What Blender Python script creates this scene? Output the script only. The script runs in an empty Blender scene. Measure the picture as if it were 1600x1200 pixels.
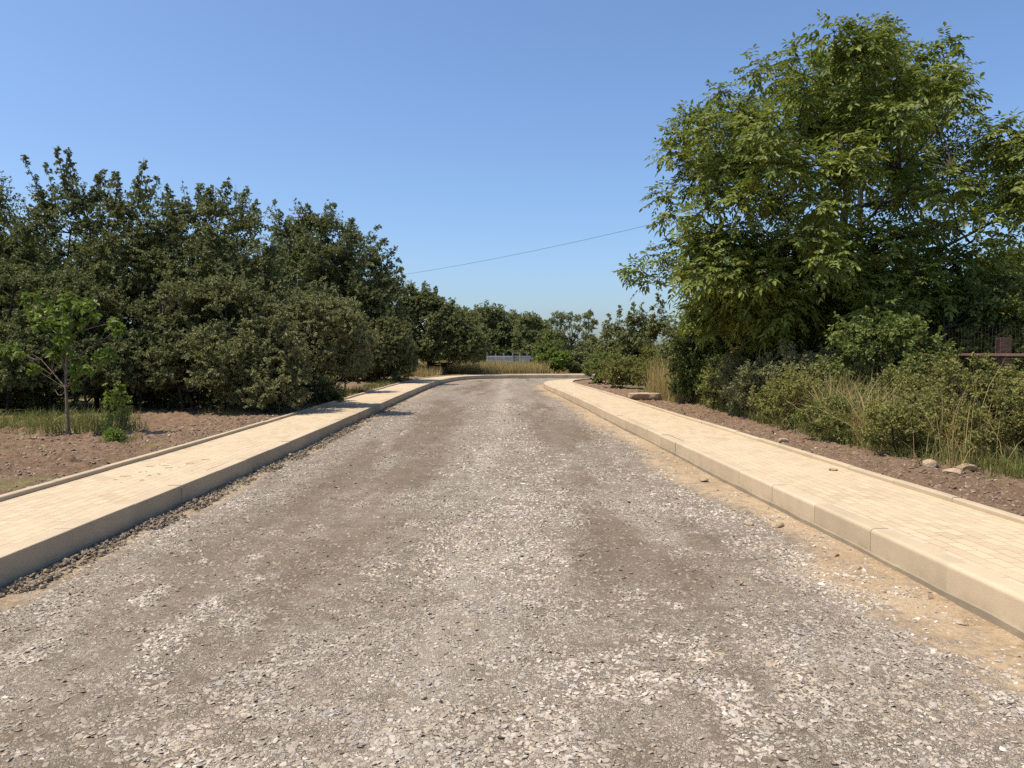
import bpy, math, random
import numpy as np
C = bpy.context.scene.collection
S = bpy.context.scene
PI = math.pi

# ------------------------------------------------------------------ camera, sky, sun, exposure
PITCH = math.atan(48 / 1200)
cam_d = bpy.data.cameras.new("camera"); cam = bpy.data.objects.new("camera", cam_d); C.objects.link(cam)
cam_d.sensor_width = 36; cam_d.lens = 27; cam_d.clip_start = .05; cam_d.clip_end = 5000
cam.location = (0, 0, 1.6); cam.rotation_euler = (PI / 2 - PITCH, 0, 0)
S.camera = cam
SUN_EL, SUN_AZ = math.radians(64), math.radians(-106)      # compass azimuth from +Y towards +X
W = bpy.data.worlds.new("World"); S.world = W; W.use_nodes = True
wn = W.node_tree.nodes; wl = W.node_tree.links
bg = wn["Background"]
sky = wn.new("ShaderNodeTexSky"); sky.sky_type = 'NISHITA'; sky.sun_disc = False
sky.sun_elevation = SUN_EL; sky.sun_rotation = SUN_AZ
sky.altitude = 300; sky.air_density = 1.0; sky.dust_density = 2.2; sky.ozone_density = 7.5
wl.new(sky.outputs[0], bg.inputs[0]); bg.inputs[1].default_value = 0.122
sd = bpy.data.lights.new("sun", 'SUN'); sun = bpy.data.objects.new("sun", sd); C.objects.link(sun)
sd.energy = 3.75; sd.angle = math.radians(.53); sd.color = (1, .905, .755)
from mathutils import Vector
sdir = Vector((math.cos(SUN_EL) * math.sin(SUN_AZ), math.cos(SUN_EL) * math.cos(SUN_AZ), math.sin(SUN_EL)))
sun.rotation_euler = sdir.to_track_quat('Z', 'Y').to_euler(); sun.location = (-20, 10, 40)
S.view_settings.view_transform = 'Standard'; S.view_settings.look = 'None'
S.view_settings.exposure = 0.62; S.view_settings.gamma = 1; S.view_settings.use_curve_mapping = False
S.render.engine = 'CYCLES'
cy = S.cycles
cy.max_bounces = 6; cy.diffuse_bounces = 3; cy.glossy_bounces = 2; cy.transmission_bounces = 4; cy.transparent_max_bounces = 4
cy.use_denoising = False; cy.caustics_reflective = False; cy.caustics_refractive = False

# ------------------------------------------------------------------ helpers
def at(px, py, y):
    """a point of the place, y metres ahead, seen along one line of sight (1600x1200 survey of the site)"""
    u = (px - 800) / 1200; v = (600 - py) / 1200
    c, s = math.cos(PITCH), math.sin(PITCH)
    d = np.array((u, c + v * s, -s + v * c)); k = y / d[1]
    return np.array((0, 0, 1.6)) + d * k

def nrm(a):
    return a / np.maximum(np.linalg.norm(a, axis=-1, keepdims=True), 1e-9)

def hash2(ix, iy, seed):
    h = (ix.astype(np.int64) * 374761393 + iy.astype(np.int64) * 668265263 + seed * 974711) & 0xffffffff
    h = ((h ^ (h >> 13)) * 1274126177) & 0xffffffff
    h = h ^ (h >> 16)
    return (h & 0xffffff) / float(0xffffff)

def vnoise(x, y, seed=0):
    ix, iy = np.floor(x), np.floor(y); fx, fy = x - ix, y - iy
    fx = fx * fx * (3 - 2 * fx); fy = fy * fy * (3 - 2 * fy)
    a = hash2(ix, iy, seed); b = hash2(ix + 1, iy, seed); c = hash2(ix, iy + 1, seed); d = hash2(ix + 1, iy + 1, seed)
    return (a * (1 - fx) + b * fx) * (1 - fy) + (c * (1 - fx) + d * fx) * fy

def fbm(x, y, seed=0, octs=4):
    x = np.asarray(x, float); y = np.asarray(y, float)
    t = 0; a = .5; n = 0
    for o in range(octs):
        t = t + a * vnoise(x * 2 ** o, y * 2 ** o, seed + o * 17); n += a; a *= .5
    return t / n

def sstep(a, b, x):
    t = np.clip((x - a) / (b - a), 0, 1); return t * t * (3 - 2 * t)

def mesh(name, v, f, mat, parent=None, attrs=None, uv=None, smooth=False):
    """v (N,3); f one (M,K) array or a list of such arrays"""
    v = np.asarray(v, np.float32)
    fl = [f] if isinstance(f, np.ndarray) else f
    fl = [np.asarray(q, np.int32) for q in fl if len(q)]
    me = bpy.data.meshes.new(name)
    me.vertices.add(len(v)); me.vertices.foreach_set("co", v.ravel())
    idx = np.concatenate([q.ravel() for q in fl]); tot = np.concatenate([np.full(len(q), q.shape[1], np.int32) for q in fl])
    me.loops.add(len(idx)); me.loops.foreach_set("vertex_index", idx)
    me.polygons.add(len(tot)); st = np.concatenate(([0], np.cumsum(tot)[:-1])).astype(np.int32)
    me.polygons.foreach_set("loop_start", st)
    me.polygons.foreach_set("use_smooth", np.full(len(tot), bool(smooth)))
    me.update(calc_edges=True)
    for k, a in (attrs or {}).items():
        a = np.asarray(a, np.float32)
        if a.ndim == 1:
            at_ = me.attributes.new(k, 'FLOAT', 'POINT'); at_.data.foreach_set("value", a)
        else:
            at_ = me.attributes.new(k, 'FLOAT_COLOR', 'POINT'); at_.data.foreach_set("color", np.concatenate([a, np.ones((len(a), 1), np.float32)], 1).ravel())
    if uv is not None:
        l = me.uv_layers.new(name="UVMap"); l.data.foreach_set("uv", np.asarray(uv, np.float32)[idx].ravel())
    me.validate()
    me.materials.append(mat)
    o = bpy.data.objects.new(name, me); C.objects.link(o)
    if parent is not None: o.parent = parent
    return o

class MB:
    def __init__(s): s.v = []; s.q = []; s.t = []; s.n = 0; s.a = []
    def add(s, v, q=None, t=None, a=None):
        v = np.asarray(v, float)
        if q is not None and len(q): s.q.append(np.asarray(q) + s.n)
        if t is not None and len(t): s.t.append(np.asarray(t) + s.n)
        s.v.append(v); s.n += len(v); s.a.append(np.full(len(v), .5) if a is None else np.broadcast_to(a, (len(v),)))
    def box(s, lo, hi):
        x0, y0, z0 = lo; x1, y1, z1 = hi
        v = [(x0, y0, z0), (x1, y0, z0), (x1, y1, z0), (x0, y1, z0), (x0, y0, z1), (x1, y0, z1), (x1, y1, z1), (x0, y1, z1)]
        s.add(v, [(3, 2, 1, 0), (4, 5, 6, 7), (0, 1, 5, 4), (1, 2, 6, 5), (2, 3, 7, 6), (3, 0, 4, 7)])
    def tube(s, pts, rad, n=6, a=.5):
        pts = np.asarray(pts, float); m = len(pts); rad = np.broadcast_to(rad, (m,))
        tg = nrm(np.gradient(pts, axis=0)); ref = np.array((1., .13, .07)) if abs(tg[0, 0]) < .8 else np.array((.1, 1., .05))
        u = nrm(np.cross(tg, ref)); w = np.cross(tg, u)
        an = np.linspace(0, 2 * PI, n, endpoint=False)
        v = (pts[:, None] + rad[:, None, None] * (u[:, None] * np.cos(an)[None, :, None] + w[:, None] * np.sin(an)[None, :, None])).reshape(-1, 3)
        i = np.arange(m - 1)[:, None] * n; j = np.arange(n)[None]; k = (j + 1) % n
        q = np.stack([i + j, i + k, i + n + k, i + n + j], -1).reshape(-1, 4)
        s.add(v, q, None, a)
        s.add(np.vstack([v[-n:], pts[-1:]]), None, [(x, (x + 1) % n, n) for x in range(n)], a)
    def build(s, name, mat, parent=None, **k):
        return mesh(name, np.concatenate(s.v), [np.concatenate(x) for x in (s.q, s.t) if x], mat, parent, attrs={"tint": np.concatenate(s.a)}, **k)

def tag(o, label=None, cat=None, group=None, kind=None):
    for k, x in (("label", label), ("category", cat), ("group", group), ("kind", kind)):
        if x: o[k] = x
    return o

def empty(name, loc, label, cat, group=None):
    o = bpy.data.objects.new(name, None); C.objects.link(o); o.location = loc; o.empty_display_size = .2
    return tag(o, label, cat, group)

# ------------------------------------------------------------------ materials
class NT:
    def __init__(s, name):
        s.m = bpy.data.materials.new(name); s.m.use_nodes = True
        s.t = s.m.node_tree; s.b = s.t.nodes["Principled BSDF"]; s.out = s.t.nodes["Material Output"]
    def n(s, typ, **kw):
        x = s.t.nodes.new("ShaderNode" + typ)
        for k, v in kw.items(): setattr(x, k, v)
        return x
    def l(s, a, b): s.t.links.new(a, b)
    def put(s, sock, v):
        if isinstance(v, bpy.types.NodeSocket): s.l(v, sock)
        elif v is not None:
            sock.default_value = tuple(v) + (1,) if isinstance(v, (tuple, list)) and len(v) == 3 and sock.type == 'RGBA' else v
    def noise(s, vec, scale, detail=4, rough=.55, out=0):
        x = s.n("TexNoise"); s.put(x.inputs["Vector"], vec); x.inputs["Scale"].default_value = scale
        x.inputs["Detail"].default_value = detail; x.inputs["Roughness"].default_value = rough
        return x.outputs[out]
    def voro(s, vec, scale, feature='F1', rnd=1):
        x = s.n("TexVoronoi", feature=feature); s.put(x.inputs["Vector"], vec); x.inputs["Scale"].default_value = scale
        x.inputs["Randomness"].default_value = rnd
        return x
    def ramp(s, fac, stops):
        x = s.n("ValToRGB"); s.put(x.inputs[0], fac); e = x.color_ramp.elements
        while len(e) < len(stops): e.new(.5)
        for i, (p, c) in enumerate(stops):
            e[i].position = p; e[i].color = tuple(c) + (1,) if isinstance(c, (tuple, list)) else (c, c, c, 1)
        return x.outputs[0]
    def mix(s, fac, a, b, mode='MIX'):
        x = s.n("Mix", data_type='RGBA', blend_type=mode)
        s.put(x.inputs[0], fac); s.put(x.inputs[6], a); s.put(x.inputs[7], b); return x.outputs[2]
    def math(s, op, a, b=None, c=None, clamp=False):
        x = s.n("Math", operation=op, use_clamp=clamp); s.put(x.inputs[0], a); s.put(x.inputs[1], b); s.put(x.inputs[2], c); return x.outputs[0]
    def attr(s, name, out=2):
        x = s.n("Attribute"); x.attribute_name = name; return x.outputs[out]
    def pos(s): return s.n("TexCoord").outputs["Object"]
    def uv(s): return s.n("TexCoord").outputs["UV"]
    def bump(s, h, dist, strength=1, prev=None):
        x = s.n("Bump"); s.put(x.inputs["Height"], h); x.inputs["Distance"].default_value = dist; x.inputs["Strength"].default_value = strength
        if prev is not None: s.l(prev, x.inputs["Normal"])
        return x.outputs[0]
    def fin(s, col, rough=.9, normal=None, spec=.2):
        s.put(s.b.inputs["Base Color"], col); s.put(s.b.inputs["Roughness"], rough); s.b.inputs["Specular IOR Level"].default_value = spec
        if normal is not None: s.l(normal, s.b.inputs["Normal"])
        return s.m

def leaf_mat(name, dark, mid, light, transl=.3, rough=.5, spec=.3):
    m = NT(name)
    c = m.ramp(m.attr("tint"), [(0, dark), (.5, mid), (1, light)])
    m.fin(c, rough, None, spec)
    tr = m.n("BsdfTranslucent"); tc = m.mix(.5, c, (.16, .2, .02)); m.l(tc, tr.inputs[0])
    mx = m.n("MixShader"); mx.inputs[0].default_value = transl
    m.l(m.b.outputs[0], mx.inputs[1]); m.l(tr.outputs[0], mx.inputs[2]); m.l(mx.outputs[0], m.out.inputs[0])
    return m.m

def bark_mat(name, a, b):
    m = NT(name); p = m.pos()
    n = m.noise(p, 14, 5); return m.fin(m.mix(n, a, b), .95, m.bump(n, .02))

M = {}
M['leaf_dark'] = leaf_mat('dark_leaves', (.102, .114, .046), (.160, .172, .070), (.242, .242, .10), .34, .5, .25)
M['leaf_grey'] = leaf_mat('grey_green_leaves', (.122, .133, .056), (.198, .206, .088), (.29, .275, .13), .34, .55, .22)
M['leaf_mid'] = leaf_mat('mid_green_leaves', (0.099, 0.128, 0.035), (0.160, 0.194, 0.052), (0.239, 0.254, 0.072), .34, .5, .25)
M['leaf_walnut'] = leaf_mat('walnut_leaves', (.125, .155, .032), (.195, .232, .046), (.285, .30, .065), .34, .5, .25)
M['leaf_yellow'] = leaf_mat('yellow_green_leaves', (0.145, 0.151, 0.043), (0.225, 0.220, 0.064), (0.334, 0.290, 0.102), .34, .6, .2)
M['leaf_fresh'] = leaf_mat('fresh_leaves', (0.109, 0.167, 0.029), (0.174, 0.239, 0.041), (0.275, 0.319, 0.065), .34, .5, .25)
M['leaf_far'] = leaf_mat('far_leaves', (.130, .148, .060), (.192, .208, .084), (.27, .265, .11), .34, .6, .2)
M['straw'] = leaf_mat('dry_grass_blades', (0.286, 0.215, 0.086), (0.472, 0.358, 0.157), (0.682, 0.543, 0.272), .34, .7, .15)
M['blade'] = leaf_mat('green_grass_blades', (0.072, 0.098, 0.023), (0.143, 0.163, 0.042), (0.325, 0.273, 0.104), .34, .6, .2)
M['bark'] = bark_mat('bark', (.030, .025, .020), (.085, .072, .058))
M['bark_pale'] = bark_mat('pale_bark', (.12, .10, .07), (.24, .20, .15))
M['brown_paint'] = bark_mat('brown_fence_paint', (.088, .050, .036), (.135, .082, .060))
M['board'] = bark_mat('weathered_boards', (.055, .042, .036), (.11, .08, .066))
M['zinc'] = NT('zinc').fin((.35, .36, .38), .5, None, .5)
M['wood_grey'] = bark_mat('old_wood', (.14, .12, .095), (.24, .2, .16))
M['cable'] = NT('cable').fin((.03, .03, .035), .6)
M['white_wall'] = NT('white_wall').fin((.75, .75, .73), .8)
M['roof'] = NT('roof_tiles').fin((.35, .2, .15), .8)

def mat_gravel():
    m = NT('crushed_stone_road'); p = m.pos()
    fin_, sand = m.attr("fines"), m.attr("sand")
    warp = m.n("VectorMath", operation='MULTIPLY_ADD'); nz = m.n("TexNoise"); m.l(p, nz.inputs[0]); nz.inputs["Scale"].default_value = 30
    m.l(nz.outputs[1], warp.inputs[0]); warp.inputs[1].default_value = (.018, .018, .018); m.l(p, warp.inputs[2]); wp = warp.outputs[0]
    v1 = m.voro(wp, 46); v2 = m.voro(wp, 105); e1 = m.voro(wp, 46, 'DISTANCE_TO_EDGE'); e2 = m.voro(wp, 105, 'DISTANCE_TO_EDGE')
    def cellcol(v):
        sp = m.n("SeparateColor"); m.l(v.outputs["Color"], sp.inputs[0])
        c = m.ramp(sp.outputs[0], [(0, (.17, .138, .098)), (.3, (.335, .275, .205)), (.62, (.48, .41, .325)), (.86, (.62, .545, .45)), (1, (.76, .70, .61))])
        return m.mix(m.math('MULTIPLY', sp.outputs[1], .35), c, m.mix(sp.outputs[2], (.35, .25, .16), (.30, .31, .33))), sp.outputs[0]
    c1, r1 = cellcol(v1); c2, r2 = cellcol(v2)
    big = m.ramp(m.noise(p, 9, 3), [(.45, 0), (.6, 1)])
    c = m.mix(big, c2, c1)
    gap = m.mix(big, m.ramp(e2.outputs[0], [(0, 0), (.12, 1)]), m.ramp(e1.outputs[0], [(0, 0), (.10, 1)]))
    c = m.mix(gap, (.085, .066, .048), c)
    fn = m.noise(p, 60, 4, .7)
    fines_c = m.ramp(fn, [(.3, (.115, .088, .060)), (.62, (.18, .142, .102)), (.8, (.36, .30, .225))])
    ft = m.math('ADD', m.math('MULTIPLY', fin_, .8), m.math('MULTIPLY_ADD', m.noise(p, 5, 9, .8), 2.4, -1.2))
    fm = m.ramp(ft, [(.30, 0), (.75, 1)])
    c = m.mix(m.math('MULTIPLY', fin_, -1.5, clamp=True), c, (.54, .475, .395))
    c = m.mix(m.math('MULTIPLY', fm, .84), c, fines_c)
    sand_c = m.ramp(m.noise(p, 35, 5, .7), [(.3, (.32, .235, .14)), (.55, (.46, .345, .215)), (.75, (.58, .46, .31))])
    st = m.math('ADD', sand, m.math('MULTIPLY_ADD', m.noise(p, 7, 8, .78), 2.2, -1.1))
    sm = m.ramp(st, [(.30, 0), (.70, 1)])
    c = m.mix(m.math('MULTIPLY', sm, .85), c, sand_c)
    # large soft tone variation: dust, tracks
    sc = m.n("Mapping"); m.l(p, sc.inputs[0]); sc.inputs["Scale"].default_value = (1.6, .22, 1)
    c = m.mix(1, c, m.ramp(m.noise(sc.outputs[0], 1.0, 6, .65), [(.3, (.76, .735, .69)), (.5, (.94, .925, .90)), (.68, (1.08, 1.07, 1.05))]), 'MULTIPLY')
    c = m.mix(1, c, m.ramp(m.noise(p, 2.6, 5, .7), [(.32, (.80, .77, .72)), (.6, (1.02, 1.01, 1))]), 'MULTIPLY')
    hb = m.mix(big, m.math('MULTIPLY', m.math('ADD', r2, .5), m.ramp(e2.outputs[0], [(0, 0), (.25, .6)])), m.math('MULTIPLY', m.math('ADD', r1, .5), m.ramp(e1.outputs[0], [(0, 0), (.25, 1)])))
    flat = m.math('MAXIMUM', m.math('MULTIPLY', fm, .85), m.math('MULTIPLY', sm, .75))
    h = m.math('MULTIPLY', hb, m.math('SUBTRACT', 1, flat))
    h = m.math('ADD', h, m.math('MULTIPLY', m.noise(p, 90, 3, .7), .35))
    return m.fin(c, .92, m.bump(h, .011, .8), .15)
M['gravel'] = mat_gravel()

def mat_stone():
    m = NT('crushed_stone'); p = m.pos()
    c = m.mix(m.math('MULTIPLY', m.noise(p, 120, 3, .7), .5), m.attr("col", 0), (.2, .165, .13))
    return m.fin(c, .88, m.bump(m.noise(p, 160, 3), .004), .2)
M['stone'] = mat_stone()

def mat_paving():
    m = NT('beige_block_paving'); u = m.uv()
    wv = m.n("VectorMath", operation='MULTIPLY_ADD'); nz = m.n("TexNoise"); m.l(u, nz.inputs[0]); nz.inputs["Scale"].default_value = 3
    m.l(nz.outputs[1], wv.inputs[0]); wv.inputs[1].default_value = (.012, .012, 0); m.l(u, wv.inputs[2])
    b = m.n("TexBrick"); m.l(wv.outputs[0], b.inputs["Vector"]); b.offset = .5; b.inputs["Scale"].default_value = 1
    b.inputs["Brick Width"].default_value = .21; b.inputs["Row Height"].default_value = .105; b.inputs["Mortar Size"].default_value = .0035; b.inputs["Mortar Smooth"].default_value = .4
    b.inputs["Color1"].default_value = (.445, .345, .222, 1); b.inputs["Color2"].default_value = (.56, .442, .288, 1); b.inputs["Mortar"].default_value = (.29, .21, .125, 1)
    p = m.pos()
    dust = m.ramp(m.noise(p, 1.6, 5, .6), [(.35, 0), (.7, .85)])
    c = m.mix(dust, b.outputs[0], (.53, .42, .274))
    c = m.mix(1, c, m.ramp(m.noise(p, 140, 3, .7), [(.3, .9), (.7, 1.07)]), 'MULTIPLY')
    c = m.mix(m.ramp(m.noise(p, 7, 6, .75), [(.56, 0), (.78, .42)]), c, (.40, .30, .19))
    h = m.math('SUBTRACT', 1, m.math('MULTIPLY', b.outputs[1], m.math('SUBTRACT', 1, dust)))
    return m.fin(c, .88, m.bump(h, .004, 1, m.bump(m.noise(p, 200, 2), .0015)), .2)
M['paving'] = mat_paving()

def mat_conc(name, a, b):
    m = NT(name); p = m.pos()
    c = m.mix(m.ramp(m.noise(p, 2.2, 5, .65), [(.3, 0), (.7, 1)]), a, b)
    c = m.mix(1, c, m.ramp(m.noise(p, 160, 3, .7), [(.3, .95), (.7, 1.04)]), 'MULTIPLY')
    z = m.n("SeparateXYZ"); m.l(p, z.inputs[0])
    dirt = m.math('MULTIPLY', m.ramp(z.outputs[2], [(0.02, 1), (.12, 0)]), m.ramp(m.noise(p, 6, 5, .7), [(.4, 0), (.65, .6)]))
    c = m.mix(dirt, c, (.27, .20, .125))
    c = m.mix(1, c, m.ramp(m.attr("tint"), [(0, .9), (1, 1.08)]), 'MULTIPLY')
    return m.fin(c, .85, m.bump(m.noise(p, 130, 3), .0015), .25)
M['kerb'] = mat_conc('kerb_concrete', (.42, .33, .218), (.505, .402, .265))
M['footing'] = mat_conc('kerb_footing', (.22, .185, .135), (.36, .29, .2))

def mat_soil():
    m = NT('reddish_soil'); p = m.pos()
    c = m.ramp(m.noise(p, 9, 6, .7), [(.3, (.125, .080, .049)), (.5, (.215, .140, .088)), (.7, (.32, .217, .142))])
    c = m.mix(m.ramp(m.noise(p, 60, 3, .7), [(.62, 0), (.78, .7)]), c, (.42, .32, .22))
    c = m.mix(m.ramp(m.noise(p, 1.1, 4), [(.5, 0), (.75, .4)]), c, (.27, .19, .13))
    return m.fin(c, .97, m.bump(m.noise(p, 45, 6, .8), .03), .1)
M['soil'] = mat_soil()

def mat_ground():
    m = NT('dry_ground'); p = m.pos()
    c = m.ramp(m.noise(p, .6, 6, .7), [(.3, (.075, .075, .028)), (.55, (.17, .14, .06)), (.75, (.26, .205, .10))])
    return m.fin(c, .97, m.bump(m.noise(p, 8, 5, .7), .08), .1)
M['ground'] = mat_ground()
def mat_rock():
    m = NT('sandstone'); p = m.pos()
    c = m.ramp(m.noise(p, 8, 6, .7), [(.3, (.26, .185, .115)), (.55, (.42, .32, .21)), (.75, (.55, .45, .32))])
    return m.fin(c, .92, m.bump(m.noise(p, 22, 5, .7), .02), .15)
M['rock'] = mat_rock()

# ------------------------------------------------------------------ the line of the road
def smooth_curve(pts, step=.25):
    p = np.asarray(pts, float); p = np.vstack([2 * p[0] - p[1], p, 2 * p[-1] - p[-2]]); out = []
    for i in range(1, len(p) - 2):
        t = np.linspace(0, 1, 24, endpoint=False)[:, None]; a, b, c, d = p[i - 1:i + 3]
        out.append(.5 * (2 * b + (c - a) * t + (2 * a - 5 * b + 4 * c - d) * t ** 2 + (3 * b - a - 3 * c + d) * t ** 3))
    q = np.vstack(out + [p[-2:-1]])
    s = np.concatenate([[0], np.cumsum(np.linalg.norm(np.diff(q, axis=0), axis=1))]); n = int(s[-1] / step)
    si = np.linspace(0, s[-1], n + 1)
    return np.stack([np.interp(si, s, q[:, 0]), np.interp(si, s, q[:, 1])], 1), si
LEFT, LS = smooth_curve([(-3.45, -14), (-3.45, 0), (-3.46, 6), (-3.48, 12), (-3.58, 18), (-3.7, 25), (-3.78, 32), (-3.74, 38), (-3.45, 43), (-2.6, 46.7), (-.6, 48.6), (3, 49.3), (10, 49.4), (60, 49.4)])
RIGHT, RS = smooth_curve([(3.05, -14), (2.98, 0), (2.86, 5), (2.68, 9), (2.52, 13), (2.27, 18), (2.08, 23), (1.78, 29), (1.50, 34), (1.52, 36.5), (1.95, 39.2), (3.1, 41.3), (5.2, 42.4), (10, 42.6), (60, 42.6)])
def normals(P, side):
    t = nrm(np.gradient(P, axis=0)); return np.stack([-t[:, 1], t[:, 0]], 1) * side
LN, RN = normals(LEFT, 1), normals(RIGHT, -1)

def strip(name, P, N, s, prof, mat, zoff=None, side=1, **k):
    """prof: (offset away from the road, z)"""
    pr = np.asarray(prof, float); m = len(pr); n = len(P)
    xy = P[:, None] + N[:, None] * pr[None, :, :1]
    z = np.broadcast_to(pr[None, :, 1], (n, m)).copy()
    if zoff is not None: z += zoff
    v = np.concatenate([xy, z[..., None]], -1).reshape(-1, 3)
    i = np.arange(n - 1)[:, None] * m; j = np.arange(m - 1)[None]
    q = np.stack([i + j, i + j + 1, i + m + j + 1, i + m + j], -1).reshape(-1, 4)
    if side < 0: q = q[:, ::-1]
    uv = np.stack([np.broadcast_to(s[:, None], (n, m)), np.broadcast_to(pr[None, :, 0], (n, m))], -1).reshape(-1, 2)
    return tag(mesh(name, v, q, mat, uv=uv, **k), kind='structure')

def unit_strip(name, P, N, s, prof, mat, length, gap, side, seed, jit=.0015):
    """concrete units laid end to end with open joints"""
    rng = np.random.default_rng(seed); mb = MB(); pr = np.asarray(prof, float); m = len(pr)
    a = 0
    while a < s[-1] - .1:
        b = min(a + length, s[-1]); ss = np.linspace(a + gap / 2, b - gap / 2, 5 if b > 55 else 3)
        p = np.stack([np.interp(ss, s, P[:, 0]), np.interp(ss, s, P[:, 1])], 1); nn = nrm(np.stack([np.interp(ss, s, N[:, 0]), np.interp(ss, s, N[:, 1])], 1))
        d = rng.normal(0, jit, 2)
        xy = p[:, None] + nn[:, None] * (pr[None, :, :1] + d[0]); z = np.broadcast_to(pr[None, :, 1] + d[1], xy.shape[:2])
        v = np.concatenate([xy, z[..., None]], -1).reshape(-1, 3); n = len(ss)
        i = np.arange(n - 1)[:, None] * m; j = np.arange(m - 1)[None]
        q = np.stack([i + j, i + j + 1, i + m + j + 1, i + m + j], -1).reshape(-1, 4)
        t = rng.random()
        cap = [(0, x + 1, x) for x in range(1, m - 1)] + [((n - 1) * m, (n - 1) * m + x, (n - 1) * m + x + 1) for x in range(1, m - 1)]
        if side < 0: q = q[:, ::-1]; cap = [c[::-1] for c in cap]
        mb.add(v, q, cap, t); a = b
    return tag(mb.build(name, mat), kind='structure')

KH = .22
def arc(cx, cz, r, a0, a1, n): return [(cx + r * math.cos(t), cz + r * math.sin(t)) for t in np.linspace(a0, a1, n)]
kerb_prof = lambda r: [(0, -.08)] + arc(r, KH - r, r, PI, PI / 2, 6) + [(.145, KH), (.145, -.08)]
edge_prof = [(1.30, .05)] + arc(1.315, KH + .03, .015, PI, PI / 2, 4) + [(1.375, KH + .045), (1.375, .05)]
foot_prof = [(-.016, -.06), (-.016, .034), (-.002, .042), (.02, .042)]
for nm, P, N, s, sd_ in (('left', LEFT, LN, LS, 1), ('right', RIGHT, RN, RS, -1)):
    unit_strip('kerb_' + nm, P, N, s, kerb_prof(.010 if sd_ > 0 else .03), M['kerb'], 1.0, .003, sd_, 5 + sd_, .0028)
    unit_strip('kerb_edging_' + nm, P, N, s, edge_prof, M['kerb'], 1.0, .004, sd_, 9 + sd_, .002)
    jag = (fbm(s * 2.3, s * 0, 31, 4)[:, None] - .5) * np.array([0, .03, .03, 0])[None]
    strip('kerb_footing_' + nm, P, N, s, foot_prof, M['footing'], jag, sd_)
    strip('pavement_' + nm, P, N, s, [(.147, KH - .004), (.4, KH), (.75, KH + .004), (1.05, KH + .002), (1.302, KH - .002)], M['paving'],
          ((fbm(s * .7, s * 0, 77, 3) - .5) * .012)[:, None], sd_)

LX = lambda y, o=0: np.interp(y, (LEFT + LN * o)[:, 1][:int(len(LEFT) * .5)], (LEFT + LN * o)[:, 0][:int(len(LEFT) * .5)])
nR = int(np.argmax(RIGHT[:, 1] > 42.3))
RX = lambda y, o=0: np.interp(y, (RIGHT + RN * o)[:nR, 1], (RIGHT + RN * o)[:nR, 0])
nL = int(np.argmax(LEFT[:, 1] > 48.9))
LX = lambda y, o=0: np.interp(y, (LEFT + LN * o)[:nL, 1], (LEFT + LN * o)[:nL, 0])

# ------------------------------------------------------------------ road surface
def fines_at(x, y):
    wx = x + (fbm(x * .8, y * .2, 3, 3) - .5) * 1.1
    track = np.exp(-((wx + 1.75) / .8) ** 2) * 1.1 + np.exp(-((wx - 1.0) / .75) ** 2) * .95 + .12
    track = track * (1 - .85 * np.exp(-((x + .35) / .42) ** 2))
    n = fbm(x * 1.1 + 7, y * .11, 11, 4) * .5 + fbm(x * 3.2, y * .6, 12, 5) * .5
    f = track * sstep(.30, .60, n) * 1.0 + .25 * sstep(.6, .75, fbm(x * 1.6, y * .8, 14, 4))
    return f * (.55 + .45 * sstep(3.6, 6.5, y)) - .26 * np.exp(-((x + .35 + (fbm(x * 0, y * .15, 16, 2) - .5) * .3) / .42) ** 2) * sstep(.3, .6, fbm(x * 1.2, y * .2, 15, 3))
def sand_at(x, y):
    dl = x - LX(y); dr = RX(y) - x
    w = (fbm(x * .9, y * .55, 21, 4) - .5)
    a = 1 - sstep(.05, .85, dr + w * 1.3); b = 1 - sstep(.1, .42, dl + w * .7)
    near = .22 * (1 - sstep(.6, 1.7, dr + w * 1.6))
    return np.clip(np.maximum(np.maximum(a, b * .85), near), 0, 1) * .62 + .1 * (near > .1)
def road_z(x, y):
    return (fbm(x * .8, y * .5, 41, 3) - .5) * .035 + (fbm(x * 5, y * 5, 42, 3) - .5) * .018 - .0
xs = np.arange(-4.7, 4.5, .05); ys = np.concatenate([np.arange(-6, 1.5, .3), np.arange(1.5, 14, .04), np.arange(14, 52, .08)])
X, Y = np.meshgrid(xs, ys); Zr = road_z(X, Y)
def grid_faces(ny, nx):
    i = np.arange(ny - 1)[:, None] * nx; j = np.arange(nx - 1)[None]
    return np.stack([i + j, i + j + 1, i + nx + j + 1, i + nx + j], -1).reshape(-1, 4)
v = np.stack([X, Y, Zr], -1).reshape(-1, 3); q = grid_faces(len(ys), len(xs))
xe = np.arange(xs[-1], 60, .5); ye = np.arange(41, 52, .4); XE, YE = np.meshgrid(xe, ye)
v2 = np.stack([XE, YE, XE * 0], -1).reshape(-1, 3); q2 = grid_faces(len(ye), len(xe)) + len(v)
vv = np.vstack([v, v2])
tag(mesh('road', vv, np.vstack([q, q2]), M['gravel'], attrs={"fines": np.concatenate([fines_at(v[:, 0], v[:, 1]), np.full(len(v2), .2)]), "sand": np.concatenate([sand_at(v[:, 0], v[:, 1]), np.zeros(len(v2))])}, smooth=True), kind='structure')

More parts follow.
